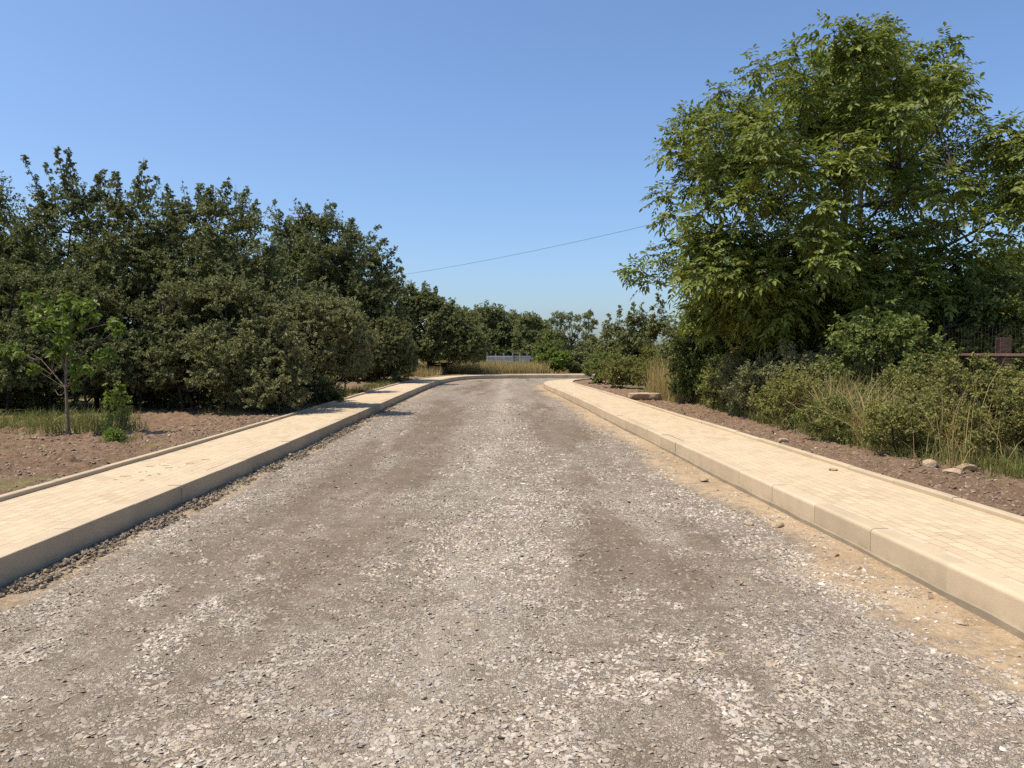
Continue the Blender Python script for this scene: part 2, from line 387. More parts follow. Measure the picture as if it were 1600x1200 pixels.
# angular stones lying in the surface, one uncountable mass
def ico():
    t = (1 + 5 ** .5) / 2
    v = nrm(np.array([(-1, t, 0), (1, t, 0), (-1, -t, 0), (1, -t, 0), (0, -1, t), (0, 1, t), (0, -1, -t), (0, 1, -t), (t, 0, -1), (t, 0, 1), (-t, 0, -1), (-t, 0, 1)], float))
    f = np.array([(0, 11, 5), (0, 5, 1), (0, 1, 7), (0, 7, 10), (0, 10, 11), (1, 5, 9), (5, 11, 4), (11, 10, 2), (10, 7, 6), (7, 1, 8), (3, 9, 4), (3, 4, 2), (3, 2, 6), (3, 6, 8), (3, 8, 9), (4, 9, 5), (2, 4, 11), (6, 2, 10), (8, 6, 7), (9, 8, 1)])
    return v, f
ICO_V, ICO_F = ico()
def stones(name, pos, rad, col, mat, seed, flat=(.35, .6), sink=.35, jitter=.28, aspect=(1.0, 1.9)):
    rng = np.random.default_rng(seed); n = len(pos)
    v = ICO_V[None] * (1 + rng.uniform(-jitter, jitter, (n, 12, 1)))
    sc = np.stack([rng.uniform(*aspect, n), np.ones(n), rng.uniform(*flat, n)], 1); v = v * sc[:, None]
    tilt = rng.normal(0, .25, (n, 2)); a = rng.uniform(0, 2 * PI, n)
    z = v[..., 2] + v[..., 0] * tilt[:, :1] + v[..., 1] * tilt[:, 1:]
    x = v[..., 0] * np.cos(a)[:, None] - v[..., 1] * np.sin(a)[:, None]; y = v[..., 0] * np.sin(a)[:, None] + v[..., 1] * np.cos(a)[:, None]
    v = np.stack([x, y, z + (sc[:, 2] * (1 - 2 * sink))[:, None]], -1) * rad[:, None, None] + pos[:, None]
    f = ICO_F[None] + (np.arange(n) * 12)[:, None, None]
    return mesh(name, v.reshape(-1, 3), f.reshape(-1, 3), mat, attrs={"col": np.repeat(col, 12, 0)})
def stone_cols(n, rng):
    pal = np.array([(.31, .265, .215), (.36, .31, .255), (.40, .35, .295), (.28, .24, .198), (.45, .40, .345), (.335, .315, .295), (.375, .305, .225), (.50, .46, .41), (.23, .205, .18)])
    c = np.array((1.36, 1.34, 1.27)) * pal[rng.choice(len(pal), n, p=[.18, .2, .17, .12, .12, .07, .06, .04, .04])]
    return c * rng.uniform(.85, 1.12, (n, 1))
def gravel_stuff():
    rng = np.random.default_rng(4); P, R = [], []
    for y0, y1, dens, r0, r1 in ((1.7, 4.2, 3600, .005, .0145), (4.2, 6, 2700, .0055, .0145), (6, 9, 1500, .0065, .015), (9, 14, 480, .009, .019), (14, 24, 130, .012, .024)):
        n = int((y1 - y0) * 6.4 * dens); y = rng.uniform(y0, y1, n); x = rng.uniform(-3.45, 2.95, n)
        keep = (np.abs(x) < y * .70 + .3) & (x > LX(y) + .02) & (x < RX(y) - .02)
        fm = fines_at(x, y) * .8 + (fbm(x * 5, y * 5, 51, 5) - .5) * 1.6; sm = sand_at(x, y) + (fbm(x * 6, y * 6, 52, 5) - .5) * 1.3
        keep &= rng.random(n) < np.clip(1 - .95 * sstep(.2, .6, fm), .26, 1)
        keep &= rng.random(n) < np.clip(1 - .95 * sstep(.25, .7, sm), .06, 1)
        keep &= rng.random(n) < .35 + .65 * sstep(.35, .55, fbm(x * 2.5, y * 2.5, 53, 3))
        x, y = x[keep], y[keep]; u = rng.random(len(x))
        P.append(np.stack([x, y, road_z(x, y)], 1)); R.append(r0 + (r1 - r0) * u ** 2.6 + (u > .998) * r1 * .35)
    P = np.concatenate(P); R = np.concatenate(R)
    col = stone_cols(len(P), rng); pn = fbm(P[:, 0] * 1.6, P[:, 1] * .5, 57, 4)[:, None]; pb = fbm(P[:, 0] * 3, P[:, 1] * 3, 58, 3)[:, None]
    col = col * (.82 + .30 * sstep(.3, .65, pn)) * (1 + (pb - .5) * np.array((.10, .02, -.16)))
    fd = (.7 * sstep(.1, .5, fines_at(P[:, 0], P[:, 1]) * .8 + (fbm(P[:, 0] * 5, P[:, 1] * 5, 51, 5) - .5) * 1.2))[:, None]; col = col * (1 - fd) + np.array((.27, .215, .16)) * fd
    tag(stones('gravel', P, R, col, M['stone'], 8, (.22, .45), .5, .34, (1., 1.9)), 'loose crushed grey stone scattered over the road surface', 'gravel', kind='stuff')
gravel_stuff()

# ------------------------------------------------------------------ ground and soil strips
def gx():
    a = np.concatenate([np.arange(0, 12, .35), 12 * 1.16 ** np.arange(0, 36)]); return np.concatenate([-a[:0:-1], a])
gxs = gx(); gys = np.concatenate([-np.geomspace(30, 2000, 20)[::-1], np.arange(-28, 70, .5), np.geomspace(72, 3000, 34)])
GX, GY = np.meshgrid(gxs, gys)
inside = (GX > LX(np.clip(GY, -14, 48.8), .7)) & (GX < RX(np.clip(GY, -14, 42.2), .7)) & (GY < 49.2)
inside |= (GX > 1) & (GY > 42.0) & (GY < 50.0) & (GX < 60)
GZ = np.where(inside, -.1, .185 + (fbm(GX * .5, GY * .5, 61, 3) - .5) * .06)
tag(mesh('ground', np.stack([GX, GY, GZ], -1).reshape(-1, 3), grid_faces(len(gys), len(gxs)), M['ground'], smooth=True), kind='structure')

def soil(name, P, N, width, seed, ymin, ymax, side):
    k = (P[:, 1] > ymin) & (P[:, 1] < ymax) & (P[:, 0] < 7); P, N = P[k], N[k]
    s = np.arange(len(P)) * .25; si = np.arange(0, s[-1], .045)
    P = np.stack([np.interp(si, s, P[:, 0]), np.interp(si, s, P[:, 1])], 1); N = nrm(np.stack([np.interp(si, s, N[:, 0]), np.interp(si, s, N[:, 1])], 1))
    o = np.arange(1.374, 1.374 + width, .045); xy = P[:, None] + N[:, None] * o[None, :, None]
    x, y = xy[..., 0], xy[..., 1]; t = (o - 1.374)[None]
    z = .205 + (fbm(x * 1.3, y * 1.3, seed, 3) - .45) * (.14 if side > 0 else .07) * sstep(0, .4, t) + (fbm(x * 6, y * 6, seed + 3, 5) - .5) * .075 * sstep(.0, .25, t) + np.maximum(0, fbm(x * 13, y * 13, seed + 5, 2) - .62) * .22 * sstep(.05, .3, t)
    z = z - sstep(width - .5, width, t) * .16
    q = grid_faces(len(si), len(o)); q = q[:, ::-1] if side > 0 else q
    tag(mesh(name, np.stack([x, y, z], -1).reshape(-1, 3), q, M['soil'], smooth=True), kind='structure')
soil('soil_left', LEFT, LN, 5.2, 71, 3, 44, 1)
soil('soil_right', RIGHT, RN, 2.0, 81, 3, 41, -1)
def clods(name, n, xr, yr, r0, r1, seed, label, zf, mat='soil_clod', p=3):
    rng = np.random.default_rng(seed); y = yr[0] + (yr[1] - yr[0]) * rng.random(n) ** 1.3; t = rng.random(n); x = xr(y, t)
    r = r0 + (r1 - r0) * rng.random(n) ** p
    pal = np.array([(.18, .12, .075), (.245, .168, .106), (.32, .23, .15), (.42, .33, .23)]); c = pal[rng.choice(4, n, p=[.36, .38, .19, .07])] * rng.uniform(.85, 1.15, (n, 1))
    tag(stones(name, np.stack([x, y, zf(x, y)], 1), r, c, M['stone'], seed, (.5, .8), .35, .3), label, 'soil', kind='stuff')
def zsoil(seed, X, o): return lambda x, y: .205 + (fbm(x * 1.3, y * 1.3, seed, 3) - .45) * (.14 if seed == 71 else .07) * sstep(0, .4, np.abs(x - X(y, o))) + (fbm(x * 6, y * 6, seed + 3, 5) - .5) * .075
clods('soil_clods', 30000, lambda y, t: LX(y, 1.42) - t ** 1.2 * np.clip(16 - y, 1.4, 4.6), (5.5, 26), .004, .030, 91, 'loose reddish soil clods on the wide strip by the hedge', zsoil(71, LX, 1.374), p=6)
clods('soil_clods', 24000, lambda y, t: RX(y, 1.42) + t * 1.5, (5, 34), .004, .024, 92, 'loose reddish soil clods beside the pavement under the bushes', zsoil(81, RX, 1.374), p=6)

# ridge of spilled concrete and soil along the foot of one kerb
def ridge():
    rng = np.random.default_rng(12); n = 17000; y = 3.6 + (26 - 3.6) * rng.random(n) ** 1.5
    h = fbm(y * 1.7, y * 0, 101, 3)
    lane = rng.random(n) < .62
    t = np.where(lane, .075 + rng.normal(0, .028, n), .20 + rng.normal(0, .03, n) + .05 * (fbm(y * .9, y * 0, 103, 2) - .5))
    keep = rng.random(n) < np.where(lane, sstep(.25, .5, h), sstep(.40, .6, h)) * (1 - .6 * sstep(9, 22, y)); y, t, lane, h = y[keep], t[keep], lane[keep], h[keep]; n = len(y)
    r = .004 + .013 * rng.random(n) ** 2 + .014 * (rng.random(n) > .985)
    z = np.clip((.065 * h - .5 * np.abs(t - np.where(lane, .075, .20))) * rng.random(n), 0, 1)
    pal = np.array([(.25, .195, .13), (.30, .235, .16), (.21, .165, .115), (.36, .285, .19)]); c = pal[rng.choice(4, n)] * rng.uniform(.85, 1.1, (n, 1))
    tag(stones('rubble_ridge', np.stack([LX(y) + t, y, z + .004], 1), r, c, M['stone'], 13, (.6, .95), .4, .45, (1, 1.5)), 'crumbly brown ridge of spilled mortar along the shaded kerb', 'rubble', kind='stuff')
ridge()

# ------------------------------------------------------------------ plants
def leaves(base, axis, normal, L, Wd, tint, six=False, droop=.12):
    axis = nrm(axis); side = nrm(np.cross(axis, normal)); normal = np.cross(side, axis)
    L = L[:, None]; Wd = Wd[:, None]; n = len(base)
    if six:
        m1 = base + axis * L * .35; m2 = base + axis * L * .70; f = normal * Wd * .22; dr = np.array((0, 0, -1.)) * L
        v = np.stack([base, m1 + side * Wd * .5 + f - dr * -.02, m2 + side * Wd * .38 + f * .8 + dr * droop * .5, base + axis * L + dr * droop, m2 - side * Wd * .38 + f * .8 + dr * droop * .5, m1 - side * Wd * .5 + f], 1)
        k = np.arange(n)[:, None] * 6
        q = np.concatenate([k + np.array([[0, 1, 2, 3]]), k + np.array([[0, 3, 4, 5]])])
        return v.reshape(-1, 3), q, np.repeat(tint, 6)
    m = base + axis * L * .48; f = normal * Wd * .2
    v = np.stack([base, m + side * Wd * .5 + f, base + axis * L - np.array((0, 0, 1.)) * L * droop, m - side * Wd * .5 + f], 1)
    k = np.arange(n)[:, None] * 4
    t = np.concatenate([k + np.array([[0, 1, 2]]), k + np.array([[0, 2, 3]])])
    return v.reshape(-1, 3), t, np.repeat(tint, 4)

class Plant:
    """gathers twigs and leaves; foliage and wood become two meshes"""
    def __init__(s, seed): s.rng = np.random.default_rng(seed); s.L = []; s.wood = MB()
    def leaf(s, base, axis, normal, L, Wd, tint): s.L.append((base, axis, normal, L, Wd, tint))
    def twigs(s, start, end, K, ll, lw, droop=.1, t0=.2, up=1.0, out=.5, wood=0, tint=.5, tv=.2, spread=.0, hang=.0, face=.75):
        """leaves along many twigs at once; start,end (T,3)"""
        r = s.rng; T = len(start); d = end - start; ln = np.linalg.norm(d, axis=1, keepdims=True)
        t = np.sort(t0 + (1 - t0) * r.random((T, K)) ** .85, axis=1)[..., None]
        sag = -np.array((0, 0, 1.)) * droop
        p = start[:, None] + d[:, None] * t + sag * (t ** 2) * ln[:, None] + r.normal(0, 1, (T, K, 3)) * spread
        td = nrm(d[:, None] + 2 * sag * t * ln[:, None])
        ax = nrm(td * out + nrm(r.normal(0, 1, (T, K, 3))) * .8 + np.array((0, 0, -hang)))
        nn = nrm(np.array((0, 0, .75 * up)) + nrm(d)[:, None] * face + r.normal(0, .5, (T, K, 3)))
        l = ll * r.uniform(.65, 1.2, T * K); w = lw * r.uniform(.75, 1.15, T * K)
        tt = np.clip(tint + r.normal(0, tv, T * K), 0, 1)
        s.leaf(p.reshape(-1, 3), ax.reshape(-1, 3), nn.reshape(-1, 3), l, w, tt)
        if wood:
            for i in range(T):
                tl = np.array((0, .5, 1.))[:, None]; s.wood.tube(start[i] + d[i] * tl + sag * tl ** 2 * ln[i], (wood, wood * .7, wood * .3), 3)
    def clump(s, c, rad, T, K, ll, lw, flat=.75, up_bias=.15, tint=.5, tv=.18, **kw):
        r = s.rng; dr = r.normal(0, 1, (T, 3)); dr = nrm(dr); dr[:, 2] = dr[:, 2] * flat + up_bias
        rr = rad * r.uniform(.55, 1.12, (T, 1))
        s.twigs(c + dr * rr * .12, c + dr * rr, K, ll, lw, tint=np.clip(tint, 0, 1), tv=tv, **kw)
    def limb(s, a, b, r0, r1, bend=.15, n=6, sides=6):
        t = np.linspace(0, 1, n)[:, None]; d = b - a; L = np.linalg.norm(d)
        p = a + d * t + np.array((0, 0, 1.)) * np.sin(t * PI) * L * -bend * .6 + s.rng.normal(0, .025 * L, (n, 3)) * np.sin(t * PI)
        s.wood.tube(p, r0 + (r1 - r0) * t[:, 0] ** .8, sides); return p
    def finish(s, root, leafm, barkm, six=False, names=('crown', 'trunk')):
        if s.L:
            a = [np.concatenate([x[i] for x in s.L]) for i in range(6)]
            v, f, t = leaves(*a, six=six); off = np.array(root.location)
            mesh(names[0], v - off, f, M[leafm], root, attrs={"tint": t})
        if s.wood.n:
            w = s.wood; off = np.array(root.location); w.v = [x - off for x in w.v]; w.build(names[1], M[barkm], root, smooth=True)

def nearest_on(paths, c):
    best = None
    for p in paths:
        ok = p[p[:, 2] < c[2] - .15 * 1] if (p[:, 2] < c[2] - .15).any() else p[:1]
        d = np.linalg.norm(ok - c, axis=1); i = d.argmin()
        if best is None or d[i] < best[0]: best = (d[i], ok[i])
    return best[1]

def hedge_tree(name, label, cat, group, outline, bottom, y, thick, trunks, leafm, seed, ll=.07, lw=.042, r=.6, dens=1.0, T=15, K=15, shoots=(), tint=.5, bark='bark', shoot_r=.16, gz=.19, kw=None, barkr=.07):
    """tree with a crown of leafy clumps inside its own width, height and depth"""
    P = Plant(seed); rg = P.rng; kw = dict(dict(up_bias=.18, droop=.12, up=.9), **(kw or {}))
    ol = np.array(outline, float); x0, x1 = ol[0, 0], ol[-1, 0]; cx = (x0 + x1) / 2; hw = (x1 - x0) / 2
    px = y / 1200; cl = []
    base = at(np.mean([t for t in trunks]), 0, y); root = empty(name, (base[0], y, gz), label, cat, group)
    A = np.trapz(bottom - ol[:, 1], ol[:, 0]) * px * px
    n = int(A / (r * r * 1.5) * dens * 4.2); ll *= 1.12; lw *= 1.25; T = int(T * 1.5); K = int(K * 1.4)
    while len(cl) < n:
        u = rg.uniform(x0, x1); top = np.interp(u, ol[:, 0], ol[:, 1]); rr = r * rg.uniform(.6, 1.25)
        w = rg.random() ** .8; v = top + rr / px * .75 + (bottom - top - rr / px * 1.2) * w
        if v > bottom: continue
        bl = vnoise(np.array(u * px / 1.1 + seed), np.array(v * px / .95), seed)
        if bl < .30 and rg.random() < .8: continue
        h = (u - cx) / hw; dmax = thick * math.sqrt(max(.05, 1 - h * h)) * (1 - .35 * (1 - w) ** 2) * (.55 + .75 * bl)
        dd = rg.uniform(-1, 1); dd = np.sign(dd) * abs(dd) ** .6 * dmax
        uu = cx + (u - cx) * 1.0
        p = at(uu, v, y); p[1] = y + dd
        cl.append((p, rr))
    ntop = int((x1 - x0) * px / (r * .55))
    for k in range(ntop + 1):                       # the crown's uneven upper edge
        u = x0 + (x1 - x0) * (k + rg.uniform(.2, .8)) / (ntop + 1); rr = r * rg.uniform(.5, .95)
        p = at(u, np.interp(u, ol[:, 0], ol[:, 1]) + rr / px * rg.uniform(.6, 1.0), y); p[1] = y + rg.uniform(-.35, .35) * thick; cl.append((p, rr))
    paths = []
    for t in trunks:
        b = at(t, 0, y); b = np.array((b[0], y + rg.uniform(-.5, .5) * thick * .6, gz - .05))
        tp = np.array((b[0] + rg.uniform(-.5, .5), b[1] + rg.uniform(-.3, .3), at(t, np.interp(np.clip(t, x0, x1), ol[:, 0], ol[:, 1]), y)[2] * .86))
        paths.append(P.limb(b, tp, barkr * rg.uniform(.8, 1.3), .02, .0, 9, 7))
    for p, rr in cl:
        a = nearest_on(paths, p); P.limb(a, p, .022, .006, .2, 5, 4)
        P.clump(p, rr, T, K, ll, lw, tint=tint + rg.normal(0, .15), tv=.16, wood=0, **kw)
    auto = []
    for k in range(int((x1 - x0) * px / .16)):
        u = rg.uniform(x0, x1); tp = np.interp(u, ol[:, 0], ol[:, 1]); Lh = rg.uniform(.15, .6) / px; lean = (u - cx) / hw
        auto.append((u + lean * Lh * .6 + rg.normal(0, .15) * Lh, tp - Lh * .7, u, tp + .35 / px))
    for (sx, sy, bx, by) in auto:
        a, b = at(bx, by, y), at(sx, sy, y); dy = rg.uniform(-.6, .6) * thick; a[1] += dy * .8; b[1] += dy
        nT = 9; tt = rg.random(nT)[:, None]; st = a + (b - a) * tt; dd = nrm(rg.normal(0, 1, (nT, 3)) + np.array((0, 0, .8))) * ll * 2.2 * (1.3 - tt)
        P.twigs(st, st + dd, 5, ll * .9, lw * .85, tint=tint + .1, out=.6, up=.6); P.wood.tube(np.stack([a, b]), (.007, .003), 3)
    for (sx, sy, bx, by) in shoots:
        a, b = at(bx, by, y), at(sx, sy, y); dy = rg.uniform(-.5, .5) * thick; a[1] += dy * .6; b[1] += dy
        nT = 40; tt = rg.random(nT)[:, None] ** 1.25; st = a + (b - a) * tt
        dd = nrm(rg.normal(0, 1, (nT, 3)) + np.array((0, 0, .9))) * shoot_r * (1.7 - 1.35 * tt)
        P.twigs(st, st + dd, 10, ll, lw, tint=tint, out=.6, up=.6); P.wood.tube(np.stack([a, (a + b) / 2, b]), (.016, .01, .004), 4)
    P.finish(root, leafm, bark)
    return root

G1 = 'tall trees of the hedge beside the pavement'
hedge_tree('hedge_tree', 'dark tree cut off by the left picture edge, behind the tallest spiky hedge tree', 'tree', G1,
           [(-170, 330), (-90, 285), (-20, 288), (20, 310), (50, 380)], 640, 20.5, 1.6, (-120, -40, 20), 'leaf_dark', 101, dens=1.4, shoots=[(8, 285, 0, 350), (-40, 270, -30, 340)], tint=.45)
hedge_tree('hedge_tree', 'tallest dark hedge tree with long upright leafy shoots against the sky', 'tree', G1,
           [(25, 380), (50, 318), (90, 300), (130, 296), (175, 305), (215, 318), (250, 350)], 650, 20, 1.8, (60, 130, 190), 'leaf_dark', 102, dens=1.45, tint=.5,
           shoots=[(44, 246, 75, 330), (58, 252, 85, 330), (92, 250, 105, 320), (113, 243, 118, 315), (126, 245, 128, 315), (135, 252, 133, 315), (156, 258, 145, 318), (167, 282, 160, 325), (188, 280, 180, 325), (214, 268, 205, 335), (230, 248, 218, 325), (240, 275, 220, 325), (228, 262, 216, 330)])
hedge_tree('hedge_tree', 'dark green hedge tree right of the tallest spiky one, second highest top', 'tree', G1,
           [(228, 370), (250, 325), (300, 312), (360, 308), (400, 330), (425, 385)], 650, 20.5, 1.8, (270, 330, 390), 'leaf_dark', 103, dens=1.45, tint=.55,
           shoots=[(262, 292, 270, 330), (302, 282, 300, 330), (318, 300, 320, 340), (360, 278, 350, 330), (378, 290, 370, 335), (400, 312, 390, 350), (345, 300, 340, 330)])
hedge_tree('hedge_tree', 'dark narrow leaved hedge tree whose crown slopes down towards the road', 'tree', G1,
           [(415, 390), (440, 345), (480, 335), (520, 335), (555, 362), (590, 400), (612, 450), (622, 515)], 590, 38, 2.6, (500, 545, 585), 'leaf_dark', 104, dens=1.7, ll=.125, lw=.062, r=.85, tint=.5, shoot_r=.36, barkr=.12,
           shoots=[(432, 318, 445, 370), (466, 318, 475, 365), (480, 322, 488, 365), (508, 318, 505, 360), (530, 325, 522, 370), (550, 338, 540, 375), (590, 352, 560, 395), (602, 372, 575, 405), (615, 385, 585, 415), (620, 405, 590, 430), (626, 420, 598, 440), (630, 432, 605, 455)])
hedge_tree('hedge_tree', 'smaller lighter green tree at the far end of the hedge over the wooden table', 'tree', G1,
           [(585, 445), (630, 446), (668, 450), (700, 468), (725, 490), (748, 520)], 565, 50, 1.8, (625, 645, 668), 'leaf_far', 105, dens=1.8, ll=.12, lw=.08, r=.75, tint=.5, barkr=.17,
           shoots=[(645, 448, 648, 480), (660, 440, 662, 470), (680, 448, 680, 480), (708, 470, 704, 500)], T=15, K=12)
# screen of trees behind, seen through the gaps
hedge_tree('hedge_tree', 'shaded tree standing in the second row behind the left hedge', 'tree', G1,
           [(-150, 400), (0, 370), (120, 380), (250, 370)], 650, 25.5, 1.3, (-60, 40, 150, 230), 'leaf_dark', 106, ll=.11, lw=.07, r=.8, T=13, K=12, tint=.3)
hedge_tree('hedge_tree', 'shaded tree in the back row behind the sloping crown', 'tree', G1,
           [(230, 390), (330, 372), (440, 400), (540, 430), (600, 500)], 600, 45, 1.3, (280, 350, 430, 520), 'leaf_dark', 107, ll=.16, lw=.10, r=1.2, T=13, K=12, tint=.3)

def bush(name, label, group, x, y, rx, ry, h, leafm, seed, ll=.05, lw=.03, r=.28, dens=1.0, T=12, K=12, tint=.5, stems=5, z0=.2, up_bias=.3, low=.02, bark='bark', cat='bush', shoots=0, sh=.35, spread=.012, wood=0):
    P = Plant(seed); rg = P.rng; root = empty(name, (x, y, z0), label, cat, group)
    n = int(rx * ry * h / (r ** 3) * 1.0 * dens) + 8; ll *= 1.2; lw *= 1.35; T = int(T * 1.5); K = int(K * 1.3)
    paths = []
    for k in range(stems):
        a = rg.uniform(0, 2 * PI); b = np.array((x + math.cos(a) * rx * .25, y + math.sin(a) * ry * .25, z0 - .04)); t = np.array((x + math.cos(a) * rx * .6, y + math.sin(a) * ry * .6, z0 + h * rg.uniform(.6, .85)))
        paths.append(P.limb(b, t, .022 + .008 * h, .006, .05, 6, 5))
    for k in range(n):
        d = nrm(rg.normal(0, 1, 3)); q = rg.random() ** .38
        lump = .78 + .44 * vnoise(np.array(d[0] * 1.7 + 9 + seed), np.array(d[1] * 1.7 + d[2] * 1.3), seed)
        p = np.array((x + d[0] * rx * q * lump, y + d[1] * ry * q * lump, z0 + h * (low + (1 - low) * (.5 + .5 * d[2] * q * lump))))
        rr = r * rg.uniform(.6, 1.3); a = nearest_on(paths, p); P.limb(a, p, .009, .003, .1, 4, 3)
        P.clump(p, rr, T, K, ll, lw, tint=tint + rg.normal(0, .1), up_bias=up_bias, droop=.1, spread=spread, wood=wood)
    for k in range(shoots):
        a = rg.uniform(0, 2 * PI); q = rg.random() ** .6; b = np.array((x + math.cos(a) * rx * q, y + math.sin(a) * ry * q, z0 + h * (.95 - .45 * q)))
        e = b + np.array((rg.normal(0, .12), rg.normal(0, .12), 1)) * sh * rg.uniform(.6, 1.3)
        nT = 10; tt = rg.random(nT)[:, None]; st = b + (e - b) * tt; dd = nrm(rg.normal(0, 1, (nT, 3)) + np.array((0, 0, .6))) * .09 * (1.3 - tt)
        P.twigs(st, st + dd, 6, ll, lw, tint=tint + .1); P.wood.tube(np.stack([b, e]), (.005, .002), 3)
    P.finish(root, leafm, bark, names=('foliage', 'stem'))
    return root

# lighter bushes in front of the hedge trees
G2 = 'bushes at the foot of the hedge'
def hb(label, outline, bottom, y, th, trunks, leafm, seed, **k):
    return hedge_tree('hedge_bush', label, 'bush', G2, outline, bottom, y, th, trunks, leafm, seed, **dict(dict(r=.42, ll=.058, lw=.038, T=14, K=14, barkr=.03, dens=1.25), **k))
hb('dull dark bush filling the hedge behind the thin sapling', [(-150, 470), (-60, 420), (20, 430), (100, 425), (190, 450), (250, 500)], 612, 18.2, 1.1, (-80, 0, 60, 130, 200), 'leaf_dark', 201, tint=.5)
hb('broad grey-green bush bulging lowest at the middle of the hedge', [(225, 520), (270, 440), (330, 425), (400, 440), (450, 490)], 605, 18.3, 1.2, (280, 340, 400), 'leaf_grey', 202, tint=.6)
hb('pale olive bush reaching nearest the pavement in front of the sloping tree', [(400, 520), (440, 468), (500, 455), (550, 468), (580, 530)], 590, 20, 1.0, (430, 460, 490), 'leaf_grey', 203, tint=.9)
hb('shaggy bush hanging almost down to the soil left of the pale olive bush', [(350, 560), (385, 500), (430, 490), (470, 540)], 638, 17.8, .8, (390, 425), 'leaf_grey', 204, tint=.75)
hb('dull green bush under the sloping tree next to the pavement shade', [(550, 545), (580, 500), (615, 490), (645, 530)], 596, 36, 1.2, (575, 595, 615), 'leaf_grey', 205, tint=.4, r=.55, ll=.08, lw=.05)
hb('dim bush at the base of the hedge left of the concrete slabs of shade', [(410, 610), (440, 580), (490, 575), (530, 600)], 632, 22, .8, (440, 475, 500), 'leaf_dark', 206, tint=.5)

hb('shadowed bush in the gap between the pale olive bush and the sloping tree', [(425, 500), (465, 452), (520, 448), (565, 500)], 600, 27, 1.2, (450, 490, 530), 'leaf_dark', 207, tint=.5, r=.55, ll=.075, lw=.05)
